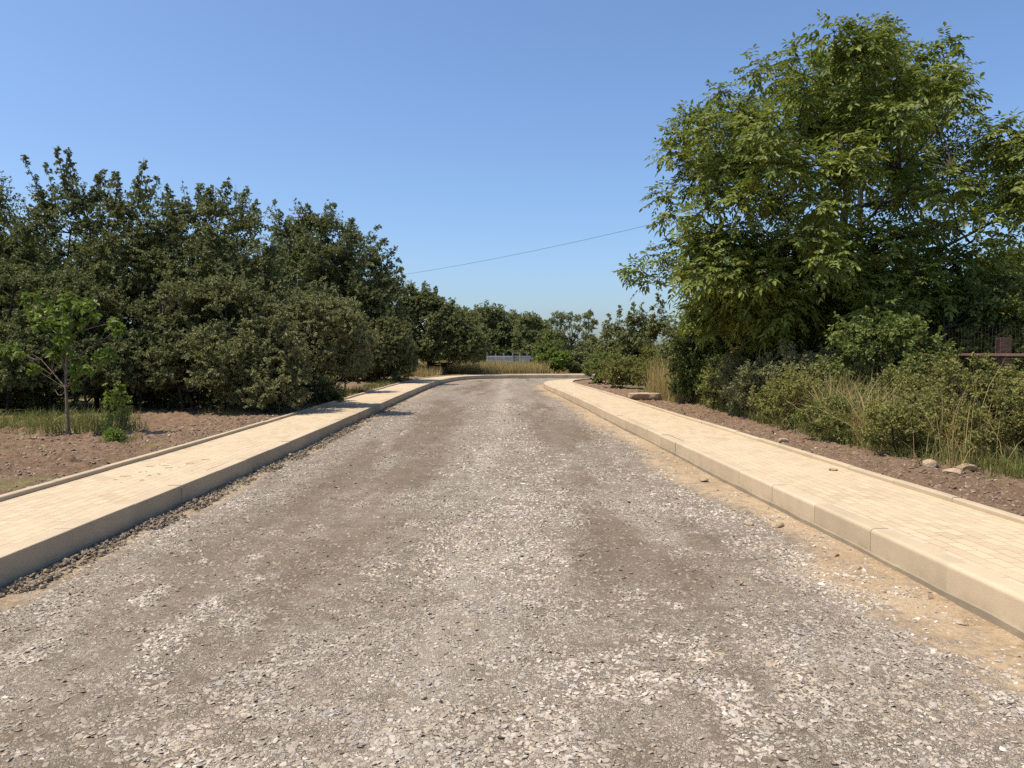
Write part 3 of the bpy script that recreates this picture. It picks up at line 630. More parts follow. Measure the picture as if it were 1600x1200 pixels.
# walnut
def walnut():
    P = Plant(300); rg = P.rng; D = 18.5; b = at(1326, 0, D); base = np.array((b[0], D, .19))
    root = empty('walnut_tree', tuple(base), 'large walnut tree with long drooping leaflets behind the bushes', 'tree')
    tr = [np.array((b[0] + dx, D + dy, z)) for dx, dy, z in ((0, 0, .1), (.05, .03, 1.4), (.02, 0, 2.8), (-.06, .05, 4.2), (.03, 0, 5.4), (-.1, .05, 6.8), (.1, 0, 8.4))]
    t = np.linspace(0, 1, 7); P.wood.tube(np.array(tr), .16 * (1 - t) ** .8 + .015, 9)
    paths = [np.array([tr[0] * (1 - k) + tr[-1] * k for k in np.linspace(.2, 1, 12)])]; paths[0] = np.stack([np.interp(np.linspace(1, 6, 16), np.arange(7), np.array(tr)[:, i]) for i in range(3)], 1)
    mains = [(1180, 330, -1.2), (1240, 190, .8), (1310, 110, -.3), (1390, 120, .7), (1460, 160, -.8), (1520, 250, .9), (1560, 330, -1), (1120, 400, .9), (1200, 430, -2), (1430, 400, -2.2), (1340, 300, -2), (1500, 430, -.6)]
    for (x, y, dy) in mains:
        e = at(x, y, D); e[1] += dy; st = nearest_on(paths[:1], e - np.array((0, 0, .9))); paths.append(P.limb(st, e, .065, .018, .12, 8, 6))
    CL = [(1375, 48, 26), (1304, 50, 24), (1340, 85, 38), (1392, 88, 34), (1290, 100, 32), (1245, 88, 20), (1472, 76, 20), (1432, 105, 28), (1478, 120, 30), (1495, 150, 24), (1450, 150, 32),
          (1178, 108, 18), (1212, 120, 24), (1255, 140, 38), (1330, 150, 44), (1390, 150, 42), (1120, 148, 20), (1078, 188, 24), (1112, 200, 34), (1160, 180, 34), (1200, 200, 38), (1060, 215, 22), (1045, 238, 18),
          (1270, 200, 42), (1330, 210, 42), (1400, 200, 38), (1460, 190, 30), (1500, 172, 18), (1100, 250, 34), (1150, 250, 38), (1200, 260, 42), (1260, 255, 36), (1335, 268, 36), (1405, 255, 38), (1465, 245, 30),
          (1528, 212, 24), (1560, 206, 22), (1590, 214, 24), (1545, 248, 32), (1592, 258, 28), (1625, 240, 30), (1080, 290, 24), (1130, 300, 34), (1036, 308, 16), (1052, 340, 20), (1090, 335, 28),
          (1165, 312, 32), (1215, 322, 30), (1285, 318, 32), (1362, 322, 28), (1412, 306, 34), (1480, 296, 36), (1540, 300, 32), (1600, 300, 32), (1102, 380, 38), (1062, 385, 22), (1150, 372, 38), (1200, 378, 36),
          (1250, 372, 42), (1300, 380, 40), (1360, 378, 36), (1410, 372, 36), (1456, 352, 30), (1505, 345, 28), (1548, 340, 20), (1020, 398, 18), (990, 422, 14), (1012, 440, 12), (1052, 430, 24), (1092, 430, 38),
          (1140, 430, 42), (1190, 430, 44), (1250, 430, 46), (1310, 430, 46), (1372, 430, 46), (1432, 420, 42), (1484, 415, 36), (1528, 390, 20), (1572, 430, 34), (1105, 480, 40), (1165, 478, 46), (1232, 478, 46),
          (1302, 480, 46), (1380, 480, 46), (1452, 466, 42), (1520, 462, 42), (1584, 470, 40), (1560, 370, 14), (1600, 340, 20), (1640, 320, 40), (1660, 420, 50), (1640, 480, 40), (1120, 518, 28), (1190, 520, 30), (1090, 500, 24), (1350, 515, 26), (1455, 505, 28), (1530, 500, 26), (1262, 512, 24)]
    CL += [(x + rg.normal(0, 12), y + rg.normal(0, 10), r * .95) for (x, y, r) in CL if r >= 30] + [(x + rg.normal(0, 16), y + rg.normal(0, 14), r * .9) for (x, y, r) in CL if r >= 38]
    CL += [(1322 + rg.normal(0, 26), yy, 30) for yy in (95, 130, 160, 185, 215, 240, 270, 345, 370, 400)]
    px = D / 1200
    for (x, y, r) in CL:
        hx = (x - 1325) / 335; hy = (y - 270) / 290; dm = 4.3 * math.sqrt(max(.03, 1 - min(1, hx * hx + hy * hy * .8)))
        if x < 1085: dm = max(dm, 2.0)
        s = rg.uniform(-1, 1); s = np.sign(s) * abs(s) ** .5; s = -.75 * abs(s) if y > 365 and rg.random() < .75 else s
        if x < 1085: s = rg.uniform(.6, 1.1)
        p = at(x, y, D + s * dm); R = r * px * (D + s * dm) / D
        a = nearest_on(paths, p); lp = P.limb(a, p, .024, .008, .12, 6, 5)
        T = int(14 + (84 if y < 330 else 66) * (R / .6) ** 2); dr = nrm(rg.normal(0, 1, (T, 3))); dr[:, 2] = dr[:, 2] * .75 + .12
        st = p + dr * R * rg.uniform(.1, .75, (T, 1)); ln = rg.uniform(.26, .48, T)[:, None]; ls = rg.uniform(.7, 1.2, T)
        rd = nrm(dr + rg.normal(0, .45, (T, 3)) + np.array((0, 0, .15))); tint0 = np.clip(.45 + rg.normal(0, .1), .1, .9)
        for i in range(0, T, 3): P.wood.tube(np.stack([p, st[i]]), (.008, .004), 3)
        # compound leaves: leaflets in pairs along a drooping rachis, one at the tip
        up = np.array((0, 0, 1.)); sd_ = nrm(np.cross(rd, up) + 1e-6)
        tl = np.clip(tint0 + rg.normal(0, .15, T), 0, 1)
        for k, (tt, sg) in enumerate(((.40, 1), (.42, -1), (.66, 1), (.68, -1), (.86, 1), (.88, -1), (1.0, 0))):
            q = st + rd * ln * tt - up * (tt ** 2) * ln * .35
            ax = nrm(rd * (.55 if sg else 1) + sd_ * sg * .9 - up * rg.uniform(.15, .8, (T, 1)) + rg.normal(0, .12, (T, 3)))
            nn = nrm(up * .55 + rd * .75 + rg.normal(0, .32, (T, 3)) + sd_ * sg * .3)
            P.leaf(q, ax, nn, rg.uniform(.115, .17, T) * ls * (.8 + .25 * tt), rg.uniform(.052, .074, T) * ls, np.clip(tl + rg.normal(0, .07, T), 0, 1))
    P.finish(root, 'leaf_walnut', 'bark', six=True)
walnut()

# dark shrubs under and behind the walnut
G3 = 'shaded shrubs beneath the walnut tree'
def wb(label, outline, bottom, y, th, trunks, leafm, seed, **k):
    return hedge_tree('understory_shrub', label, 'shrub', G3, outline, bottom, y, th, trunks, leafm, seed, **dict(dict(r=.42, ll=.07, lw=.045, T=14, K=13, barkr=.03), **k))
wb('dark shrub under the end of the walnut crown nearest the road', [(1055, 540), (1075, 480), (1110, 450), (1160, 455), (1190, 500)], 618, 21.5, 1.0, (1090, 1120, 1150), 'leaf_mid', 311, tint=.5)
wb('dark shrub in deep shade straight below the walnut trunk', [(1170, 500), (1210, 455), (1280, 450), (1340, 460), (1370, 510)], 590, 18.5, 1.0, (1200, 1260, 1320), 'leaf_mid', 312, tint=.45)
wb('dark shrub behind the bright bush under the walnut', [(1340, 510), (1390, 470), (1450, 455), (1500, 480)], 600, 18.5, 1.0, (1370, 1420, 1470), 'leaf_mid', 313, tint=.6)
wb('leafy shrub behind the brown fence post', [(1470, 490), (1520, 445), (1580, 440), (1650, 450), (1700, 500)], 600, 16.2, 1.0, (1500, 1560, 1630), 'leaf_mid', 314, tint=.5)
hedge_tree('garden_tree', 'light green tree top showing right of the walnut crown at the picture edge', 'tree', None, [(1500, 440), (1540, 400), (1580, 385), (1640, 380), (1720, 420)], 560, 24, 1.5, (1560, 1630), 'leaf_mid', 315, r=.6, ll=.09, lw=.055, tint=.6)
hedge_tree('garden_tree', 'dark screening tree in the garden behind the walnut trunk', 'tree', None, [(1075, 500), (1150, 455), (1260, 445), (1380, 450), (1500, 450)], 580, 25, 1.2, (1120, 1220, 1320, 1430), 'leaf_dark', 316, r=.7, ll=.1, lw=.065, tint=.4, T=13, K=12)

# bushes along the other verge, near to far
G4 = 'bushes along the soil strip beside the fence'
bush('roadside_bush', 'yellow-green small leaved bush at the picture edge below the brown fence post', G4, 7.0, 9.7, 1.3, 1.0, 1.18, 'leaf_yellow', 401, ll=.036, lw=.022, r=.24, tint=.5, shoots=10, K=14)
bush('roadside_bush', 'olive bush left of the yellow-green bush at the picture edge', G4, 6.35, 11.0, 1.05, .9, 1.22, 'leaf_yellow', 402, ll=.038, lw=.022, r=.25, tint=0.5, shoots=10, K=14)
bush('roadside_bush', 'bright green large bush rising highest between dry grass and fence rail', G4, 6.75, 13.6, 1.0, .9, 2.0, 'leaf_mid', 403, ll=.06, lw=.038, r=.3, tint=.5, shoots=8)
bush('roadside_bush', 'low dark green ferny bush at the foot of the tall straw', G4, 5.3, 12.1, .65, .55, .7, 'leaf_mid', 404, ll=.04, lw=.022, r=.2, tint=.75, shoots=6, sh=.2)
bush('roadside_bush', 'bushy olive green shrub left of the tall straw', G4, 5.55, 13.9, .8, .75, 1.1, 'leaf_yellow', 405, ll=.042, lw=.024, r=.25, tint=0.5, shoots=12)
bush('roadside_bush', 'grey-green feathery shrub in the middle of the verge row', G4, 5.7, 16.0, .9, .85, 1.3, 'leaf_grey', 406, ll=.05, lw=.026, r=.27, tint=0.95, shoots=14, sh=.45)
bush('roadside_bush', 'dusty green shrub with upright shoots in front of the dark understory', G4, 5.75, 18.4, .9, .9, 1.45, 'leaf_grey', 407, ll=.055, lw=.028, r=.28, tint=0.92, shoots=12, sh=.45)
bush('roadside_bush', 'dark bushy shrub just right of the pale straw by the stone slab', G4, 5.6, 20.6, .8, .8, 1.35, 'leaf_mid', 408, ll=.055, lw=.034, r=.28, tint=0.45)
bush('roadside_bush', 'green shrub behind the stone slab', G4, 5.0, 27.0, .8, 1.0, 1.15, 'leaf_yellow', 409, ll=.06, lw=.035, r=.32, tint=.35, shoots=8)
bush('roadside_bush', 'yellowish shrub leaning over the pavement bend', G4, 4.3, 30.5, .9, 1.1, 1.25, 'leaf_yellow', 410, stems=1, ll=.065, lw=.04, r=.34, tint=.4, shoots=6)
bush('roadside_bush', 'dense dark green bush at the inner corner of the bend', G4, 4.3, 35.0, 1.0, 1.2, 1.3, 'leaf_mid', 411, ll=.075, lw=.05, r=.38, tint=.5)
bush('roadside_bush', 'leafy shrub in front of the dark board fence', G4, 6.3, 33.5, 1.0, 1.0, 1.0, 'leaf_mid', 412, ll=.07, lw=.045, r=.36, tint=.6)
bush('roadside_bush', 'tall leafy shrub hiding the end of the board fence beside the walnut', G4, 7.7, 27.5, .95, .9, 2.0, 'leaf_mid', 413, ll=.07, lw=.045, r=.36, tint=.62, shoots=8)
bush('roadside_bush', 'small olive weed bush at the soil edge in front of the tall straw', G4, 5.35, 10.5, .55, .5, .6, 'leaf_yellow', 421, ll=.04, lw=.022, r=.22, tint=.45, shoots=8, sh=.3)
bush('roadside_bush', 'olive bush behind the tall straw below the bright green large bush', G4, 6.6, 12.4, .9, .6, 1.25, 'leaf_yellow', 422, ll=.04, lw=.024, r=.26, tint=.4, shoots=12)
bush('roadside_bush', 'low olive shrub on the soil edge left of the bushy olive shrub', G4, 5.35, 15.1, .6, .7, .85, 'leaf_yellow', 423, ll=.045, lw=.026, r=.25, tint=0.5, shoots=10)
bush('roadside_bush', 'shrub with reddish dry tips in front of the deep walnut shade', G4, 6.6, 15.4, .9, .8, 1.5, 'leaf_grey', 424, ll=.055, lw=.03, r=.28, tint=0.8, shoots=12, sh=.4)
bush('roadside_bush', 'low dusty weed bush between the feathery shrub and the shrub with upright shoots', G4, 5.4, 17.3, .6, .7, .9, 'leaf_grey', 425, ll=.05, lw=.028, r=.26, tint=0.92, shoots=12)
bush('roadside_bush', 'low weed bush beside the dark bushy shrub at the soil edge', G4, 5.35, 19.5, .55, .7, .9, 'leaf_yellow', 426, ll=.05, lw=.03, r=.27, tint=0.45, shoots=10)
bush('roadside_bush', 'wide shrub filling the shade behind the shrub with upright shoots', G4, 6.8, 18.6, 1.0, 1.0, 1.6, 'leaf_mid', 427, ll=.06, lw=.036, r=.3, tint=0.5, shoots=10)
bush('roadside_bush', 'pale shrub behind the dry grass by the stone slab', G4, 6.3, 23.5, .9, 1.1, 1.35, 'leaf_yellow', 428, ll=.06, lw=.035, r=.32, tint=.3, shoots=10)
G5 = 'upright shrubs beyond the bend'
def us(label, outline, bottom, y, trunks, leafm, seed, **k):
    return hedge_tree('upright_shrub', label, 'shrub', G5, outline, bottom, y, .9, trunks, leafm, seed, **dict(dict(r=.5, ll=.10, lw=.06, T=13, K=12, barkr=.03, shoot_r=.26), **k))
us('slim shrub with a pale pointed tip left of the taller upright shrubs', [(938, 545), (948, 515), (965, 508), (985, 520), (995, 550)], 575, 41, (955, 975), 'leaf_far', 501, tint=.7, shoots=[(952, 492, 955, 530), (967, 478, 966, 525), (945, 500, 950, 535)])
us('tallest upright shrub with twin pointed tops beyond the bend', [(968, 545), (985, 495), (1002, 490), (1020, 520)], 575, 40, (985, 1003), 'leaf_far', 502, tint=.6, shoots=[(990, 473, 993, 520), (1002, 474, 1001, 520), (982, 490, 985, 525)])
us('thin airy shrub with yellowish leaves touching the walnut branch tips', [(1008, 550), (1022, 500), (1040, 500), (1050, 550)], 575, 38, (1022, 1036), 'leaf_yellow', 503, tint=.3, dens=.6, shoots=[(1028, 455, 1026, 520), (1036, 470, 1034, 520), (1018, 480, 1020, 520)])
us('rounded shrub beside the board fence under the walnut edge', [(1030, 560), (1045, 510), (1070, 500), (1100, 520)], 580, 34, (1050, 1075), 'leaf_far', 504, tint=.6)

# trees beyond the road
G6 = 'far trees behind the dry grass'
def ft(label, outline, bottom, y, trunks, leafm, seed, **k):
    outline = [(a, b - 8) for a, b in outline]
    return hedge_tree('far_tree', label, 'tree', G6, outline, bottom, y, 2.4, trunks, leafm, seed, **dict(dict(r=.95, ll=.17, lw=.11, T=14, K=12, barkr=.09, shoot_r=.4, dens=1.7), **k))
ft('far tree with light tufts directly right of the hedge end', [(700, 520), (722, 492), (745, 498), (760, 530)], 590, 64, (715, 740), 'leaf_far', 601, tint=.65)
ft('far tree with the highest dark crown behind the grey fence', [(728, 520), (745, 490), (768, 484), (785, 494), (800, 530)], 590, 72, (745, 775), 'leaf_far', 602, tint=.42, shoots=[(745, 485, 748, 505), (763, 482, 764, 505), (775, 486, 774, 505)])
ft('far tree between the highest dark crown and the round crowned one', [(780, 530), (795, 498), (810, 500), (825, 530)], 592, 74, (795, 812), 'leaf_far', 603, tint=.55)
ft('far round crowned tree left of the feathery tree', [(805, 535), (818, 502), (835, 500), (852, 515), (868, 545)], 592, 70, (820, 845), 'leaf_far', 604, tint=.5)
ft('low far tree merging into the feathery tree', [(838, 560), (855, 532), (872, 528), (888, 555)], 588, 60, (855, 872), 'leaf_mid', 605, tint=.4, r=.7)
ft('far low thicket tree showing right of the feathery tree', [(890, 565), (910, 545), (930, 540), (955, 545), (980, 560)], 590, 66, (915, 945), 'leaf_far', 606, tint=.6, r=.7)
ft('broad far tree forming the dim backdrop behind the round crowned far tree', [(690, 515), (730, 500), (790, 502), (840, 510), (880, 535)], 590, 84, (720, 780, 840), 'leaf_far', 607, tint=.35, r=1.2, ll=.22, lw=.15)
def locust():
    P = Plant(620); rg = P.rng; D = 55; b = at(893, 0, D)
    root = empty('feathery_tree', (b[0], D, .19), 'feathery open crowned tree standing alone beyond the bend', 'tree')
    base = np.array((b[0], D, .1)); paths = [P.limb(base, at(892, 530, D), .10, .05, 0, 7, 6)]
    for (x, y) in ((872, 505), (884, 512), (898, 515), (916, 500), (924, 515), (866, 520), (930, 510), (905, 535), (918, 545), (875, 545), (890, 495), (905, 505)):
        e = at(x, y, D); e[1] += rg.uniform(-1.2, 1.2); paths.append(P.limb(paths[0][-1 - rg.integers(0, 3)], e, .04, .012, .05, 6, 4))
    for (x, y, r) in ((868, 500, 8), (880, 500, 9), (892, 498, 8), (902, 503, 7), (915, 502, 8), (922, 495, 6), (930, 508, 6), (863, 508, 6), (875, 512, 10), (888, 514, 10), (900, 518, 9), (914, 514, 8), (926, 518, 7),
                      (870, 528, 10), (884, 530, 11), (898, 532, 9), (912, 530, 8), (925, 532, 6), (872, 546, 11), (886, 548, 12), (900, 550, 11), (908, 545, 7), (868, 562, 12), (882, 564, 13), (896, 566, 12), (908, 566, 9), (876, 576, 10), (892, 578, 10)):
        y -= 6; e = at(x, y, D); e[1] += rg.uniform(-1.3, 1.3); R = r * D / 1200
        P.limb(nearest_on(paths, e), e, .02, .006, .05, 5, 3)
        P.clump(e, R * 1.25, 24, 16, .15, .06, flat=.8, up_bias=.2, hang=.3, tint=.5 + rg.normal(0, .1), droop=.35, out=.4)
    P.finish(root, 'leaf_far', 'bark')
locust()
bush('flowering_bush', 'broad leaved bright bush with pale tips under the feathery tree', None, 2.9, 53.2, 1.2, .8, 1.55, 'leaf_fresh', 621, ll=.13, lw=.09, r=.42, tint=.55, shoots=8, cat='bush')
bush('flowering_bush', 'dark rounded bush at the trunk of the feathery tree', None, 4.6, 53.6, 1.2, .8, 1.5, 'leaf_dark', 622, ll=.12, lw=.07, r=.42, tint=.8)

# sapling and small plants on the wide soil strip
def sapling():
    P = Plant(700); rg = P.rng; D = 12.95; base = at(106, 677, D); base[2] = .2
    root = empty('sapling', tuple(base), 'thin young tree with a bare forked stem and large light green leaves', 'tree')
    T = lambda x, y, dy=0: at(x, y, D) + np.array((0, dy, 0))
    P.wood.tube(np.stack([base - np.array((0, 0, .05)), T(105, 640), T(103, 607), T(103, 585), T(104, 560), T(100, 530), T(97, 500), T(100, 470)]), (.032, .026, .022, .02, .018, .014, .01, .005), 7)
    br = [((103, 607), (80, 585), (55, 562), (35, 553)), ((103, 607), (110, 600), (118, 598), (124, 594)), ((102, 585), (92, 560), (88, 535), (80, 500)), ((103, 582), (108, 560), (118, 520), (128, 480)),
          ((103, 610), (92, 618), (82, 618), (72, 610)), ((104, 560), (125, 560), (145, 545), (160, 540)), ((100, 530), (70, 510), (50, 485), (45, 470)), ((97, 500), (125, 480), (150, 475), (158, 480)), ((118, 520), (145, 510), (165, 505), (175, 505))]
    for k, b in enumerate(br):
        pts = np.stack([T(x, y, (i / 3) * ((-1) ** k) * .25) for i, (x, y) in enumerate(b)]); P.wood.tube(pts, (.012, .009, .006, .003), 5)
    cl = [(60, 470, 16), (75, 485, 18), (95, 475, 16), (110, 465, 14), (125, 475, 16), (140, 490, 14), (155, 478, 12), (85, 505, 18), (105, 505, 18), (122, 510, 16), (50, 490, 10), (100, 530, 16), (118, 530, 12), (90, 545, 10), (80, 550, 9),
          (30, 552, 10), (18, 548, 9), (55, 575, 8), (8, 545, 8), (140, 560, 10), (150, 575, 9), (165, 548, 12), (178, 555, 9), (128, 578, 8), (120, 600, 6), (170, 505, 10), (185, 515, 9), (70, 555, 7), (105, 560, 7), (112, 548, 8)]
    for (x, y, r) in cl:
        p = T(x, y, rg.uniform(-.3, .3)); R = r * D / 1200
        P.clump(p, R * 1.1, 5 + int(r * .45), 3, .115, .085, tint=.3 + rg.normal(0, .12), tv=.15, droop=.2, hang=.35, out=.4, t0=.4)
        if r < 12: P.wood.tube(np.stack([p, nearest_on([np.stack([T(*q) for q in ((103, 607), (80, 585), (55, 562), (35, 553), (118, 520), (145, 545), (160, 510), (100, 500))])], p)]), (.004, .005), 3)
    P.finish(root, 'leaf_fresh', 'bark_pale', six=True)
sapling()
bush('young_shrub', 'small bright leafy shrub right of the sapling on bare soil', None, -7.05, 13.7, .30, .28, .6, 'leaf_fresh', 710, ll=.055, lw=.028, r=.13, dens=.12, T=4, K=5, tint=.6, stems=7, shoots=12, sh=.36, cat='shrub')
bush('young_shrub', 'tiny grassy sprout growing in soil in front of the small shrub', None, -6.15, 11.9, .16, .14, .17, 'leaf_fresh', 711, ll=.06, lw=.018, r=.1, T=9, K=6, tint=.45, stems=1, cat='shrub', up_bias=.7)

# ------------------------------------------------------------------ grasses
def blades(name, label, pts, h, w, mat, seed, lean=.35, tint=.5, tv=.25, seg=3):
    rg = np.random.default_rng(seed); n = len(pts); h = h * rg.uniform(.35, 1.15, n) * (.6 + .8 * fbm(pts[:, 0] * 2.5, pts[:, 1] * 2.5, seed, 2)); a = rg.uniform(0, 2 * PI, n)
    ln = np.abs(rg.normal(0, lean, n)); d = np.stack([np.cos(a), np.sin(a), np.zeros(n)], 1); b = rg.uniform(0, 2 * PI, n); sd_ = np.stack([np.cos(b), np.sin(b), np.zeros(n)], 1)
    V = []
    for k in range(seg):
        t = k / seg; c = pts + np.array((0, 0, 1.)) * (h * t * (1 - .25 * ln * t))[:, None] + d * (ln * h * t * t)[:, None]
        V += [c - sd_ * (w * (1 - .6 * t)), c + sd_ * (w * (1 - .6 * t))]
    V.append(pts + np.array((0, 0, 1.)) * (h * (1 - .25 * ln))[:, None] + d * (ln * h)[:, None])
    V = np.stack(V, 1); m = V.shape[1]; k = np.arange(n)[:, None] * m
    q = np.concatenate([k + np.array([[2 * i, 2 * i + 1, 2 * i + 3, 2 * i + 2]]) for i in range(seg - 1)]); t3 = k + np.array([[2 * seg - 2, 2 * seg - 1, 2 * seg]])
    tt = np.clip(tint + rg.normal(0, tv, n), 0, 1)
    return tag(mesh(name, V.reshape(-1, 3), [q, t3], M[mat], attrs={"tint": np.repeat(tt, m)}), label, 'grass', kind='stuff')
def region(n, fx, fy, seed, z=.18, clumpy=.5, sc=1.5):
    rg = np.random.default_rng(seed); y = fy(rg.random(n)); x = fx(y, rg.random(n)); k = rg.random(n) < (1 - clumpy) + clumpy * sstep(.4, .6, fbm(x * sc, y * sc, seed, 3))
    return np.stack([x[k], y[k], np.full(k.sum(), z)], 1)
lerp = lambda a, b: (lambda t: a + (b - a) * t)
blades('dry_grass', 'tall dry yellow grass on the open ground beyond the road', np.concatenate([region(26000, lambda y, t: -9 + t * 11.5, lerp(51.3, 56), 801, .17, .6, .7), region(9000, lambda y, t: -7 + t * 14, lerp(56, 62), 802)]), .86, .012, 'straw', 803, .3, .5, .25)
blades('straw_clump', 'pale dry grass standing behind the stone slab', region(3600, lambda y, t: 4.45 + t * 1.25 + (y - 22) * -.02, lerp(21.3, 25.5), 811, .18, .5), 1.15, .006, 'straw', 812, .3, .4, .2)
blades('straw_clump', 'tall tangled straw among the nearer verge bushes', np.concatenate([region(1500, lambda y, t: 5.15 + t * .8, lerp(11.2, 12.9), 813, .18, .4), region(500, lambda y, t: 5.6 + t * .8, lerp(9.8, 11.5), 814)]), 1.1, .0045, 'straw', 815, .75, .55, .3)
blades('straw_clump', 'thin dry stalks standing up through the verge bushes', np.concatenate([region(2600, lambda y, t: 5.1 + t * 1.9, lerp(9, 21), 816, .18, .7, 1.0), region(500, lambda y, t: 5.2 + t * .8, lerp(10.5, 12.6), 817)]), 1.0, .0035, 'straw', 818, .95, .55, .3)
blades('verge_grass', 'green grass fringe along the edge of the verge bushes', np.concatenate([region(5000, lambda y, t: np.interp(y, (7, 8.4, 10, 12.5, 16.5, 22), (5.75, 5.6, 5.05, 4.9, 4.95, 5.0)) + t ** 1.6 * 1.0, lerp(7.2, 22), 821, .19, .5), region(1500, lambda y, t: 5.65 + t * 1.2, lerp(7, 9.5), 822)]), .36, .0045, 'blade', 823, .8, .5, .35)
blades('meadow_grass', 'green and yellow grass patch around the sapling', np.concatenate([region(9000, lambda y, t: -13 + t * 5.3, lerp(13.0, 16), 831, .2, .9, 2.2), region(700, lambda y, t: -7.6 + t * .9, lerp(12.9, 14.2), 832, .22)]), .36, .0055, 'blade', 833, .9, .62, .35)
blades('meadow_grass', 'short green tuft of grass on the bare soil near the pavement', region(260, lambda y, t: -6.3 + t * .45, lerp(11.6, 12.2), 834, .21, .2), .16, .004, 'blade', 835, .5, .3, .2)
blades('dry_grass', 'dry grass in sun between the hedge trunks near the table', region(2600, lambda y, t: -7 + t * 2.6, lerp(45, 51), 841, .18), .6, .010, 'straw', 842, .35, .5, .2)
blades('hedge_grass', 'thin shaded grass at the foot of the hedge', region(3500, lambda y, t: np.interp(y, (16, 20, 40), (-6.4, -5.2, -5.2)) - t * .9, lerp(17, 40), 843, .2, .6), .25, .006, 'blade', 844, .4, .3, .2)

# ------------------------------------------------------------------ fences, table, cable, stones
def post_rail_fence():
    X = 8.05; r = empty('rail_fence', (X, 14, .19), 'brown steel fence with a thick rail and wire mesh behind the bushes', 'fence')
    def L(mb, name, mat):
        mb.v = [x - np.array(r.location) for x in mb.v]; return mb.build(name, M[mat], r)
    for y in (9.9, 12.55, 15.2, 17.85, 20.5):
        b = MB(); b.box((X - .09, y - .02, .1), (X + .09, y - .008, 1.86)); b.box((X - .012, y - .008, .1), (X + .012, y + .1, 1.86)); b.box((X - .09, y + .1, .1), (X + .09, y + .112, 1.86)); L(b, 'post', 'brown_paint')
    b = MB(); b.tube([(X - .13, 9.0, 1.555), (X - .13, 21.2, 1.575)], .036, 8); L(b, 'rail', 'brown_paint')
    b = MB()
    for y in np.arange(9.0, 21.2, .1): b.tube([(X + .13, y, .2), (X + .13, y, 2.05)], .0025, 3)
    for z in np.arange(.3, 2.06, .25): b.tube([(X + .134, 9.0, z), (X + .134, 21.2, z)], .0025, 3)
    L(b, 'wire_mesh', 'brown_paint')
post_rail_fence()
def board_fence():
    Y = 39.2; r = empty('board_fence', (7.8, Y, .19), 'dark brown upright board fence among the shrubs beyond the bend', 'fence'); rg = random.Random(3)
    b = MB(); x = 6.6
    while x < 9.4:
        b.box((x - 7.8, -.012, -.1), (x + .135 - 7.8, .012, 1.52 + rg.uniform(-.03, .03))); x += .145
    b.build('boards', M['board'], r)
    for z in (.35, 1.15): b = MB(); b.box((-1.25, .013, z), (1.65, .06, z + .08)); b.build('rail', M['board'], r)
board_fence()
def grey_fence():
    r = empty('panel_fence', (0, 58, .19), 'light grey metal fence standing in the dry grass', 'fence')
    P = [at(x, 0, d)[:2] for x, d in ((760, 61), (774, 60.5), (787, 59.5), (801, 58.5), (812, 58.6), (824, 59.5), (835, 60.6), (845, 62), (856, 64))]
    for i, p in enumerate(P):
        h = (1.32, 1.38, 1.42, 1.5, 1.48, 1.42, 1.38, 1.35, 1.35)[i]
        b = MB(); b.box((p[0] - .035, p[1] - 58 - .035, -.1), (p[0] + .035, p[1] - 58 + .035, h)); b.box((p[0] - .045, p[1] - 58 - .045, h), (p[0] + .045, p[1] - 58 + .045, h + .02)); b.build('post', M['zinc'], r)
    for a, c in zip(P[:-1], P[1:]):
        b = MB(); n = 12
        for k in range(1, n):
            q = a + (c - a) * k / n; b.tube([(q[0], q[1] - 58, .02), (q[0], q[1] - 58, 1.22)], .016, 4)
        for z in (.1, .45, .8, 1.15): b.tube([(a[0], a[1] - 58, z), (c[0], c[1] - 58, z)], .012, 4)
        b.build('panel', M['zinc'], r)
grey_fence()
def table():
    D = 51.5; p = at(690, 0, D); r = empty('wooden_table', (p[0], D, .19), 'old grey wooden table in the shade past the hedge trunk', 'table')
    b = MB(); b.box((-1.0, -.4, .70), (.65, -.14, .78)); b.box((-1.0, -.13, .70), (.65, .13, .78)); b.box((-1.0, .14, .70), (.65, .4, .78)); b.build('tabletop', M['wood_grey'], r)
    for x in (-.85, .12):
        b = MB(); b.box((x - .13, -.25, -.1), (x + .13, .25, .699)); b.build('leg', M['wood_grey'], r)
table()
def cable():
    a, c = at(548, 440, 50), at(1345, 268, 24.5)
    for p, lab in ((a, 'wooden utility pole hidden behind the sloping hedge tree'), (c, 'wooden utility pole hidden behind the walnut crown')):
        r = empty('utility_pole', (p[0], p[1], .1), lab, 'pole'); b = MB(); b.tube([(0, 0, -.2), (0, 0, p[2] - .1 + .15)], (.11, .08), 10); b.build('mast', M['bark'], r)
        b = MB(); b.tube([(0, -.09, p[2] - .16), (0, -.09, p[2] - .04)], (.035, .02), 8); b.build('insulator', M['white_wall'], r)
    t = np.linspace(0, 1, 60)[:, None]; pts = a + (c - a) * t - np.array((0, 0, 1.)) * 4 * .42 * t * (1 - t); pts[:, 1] -= .09
    b = MB(); b.tube(pts, .0065, 6); tag(b.build('overhead_cable', M['cable']), 'single thin black cable sagging across the sky', 'cable')
cable()
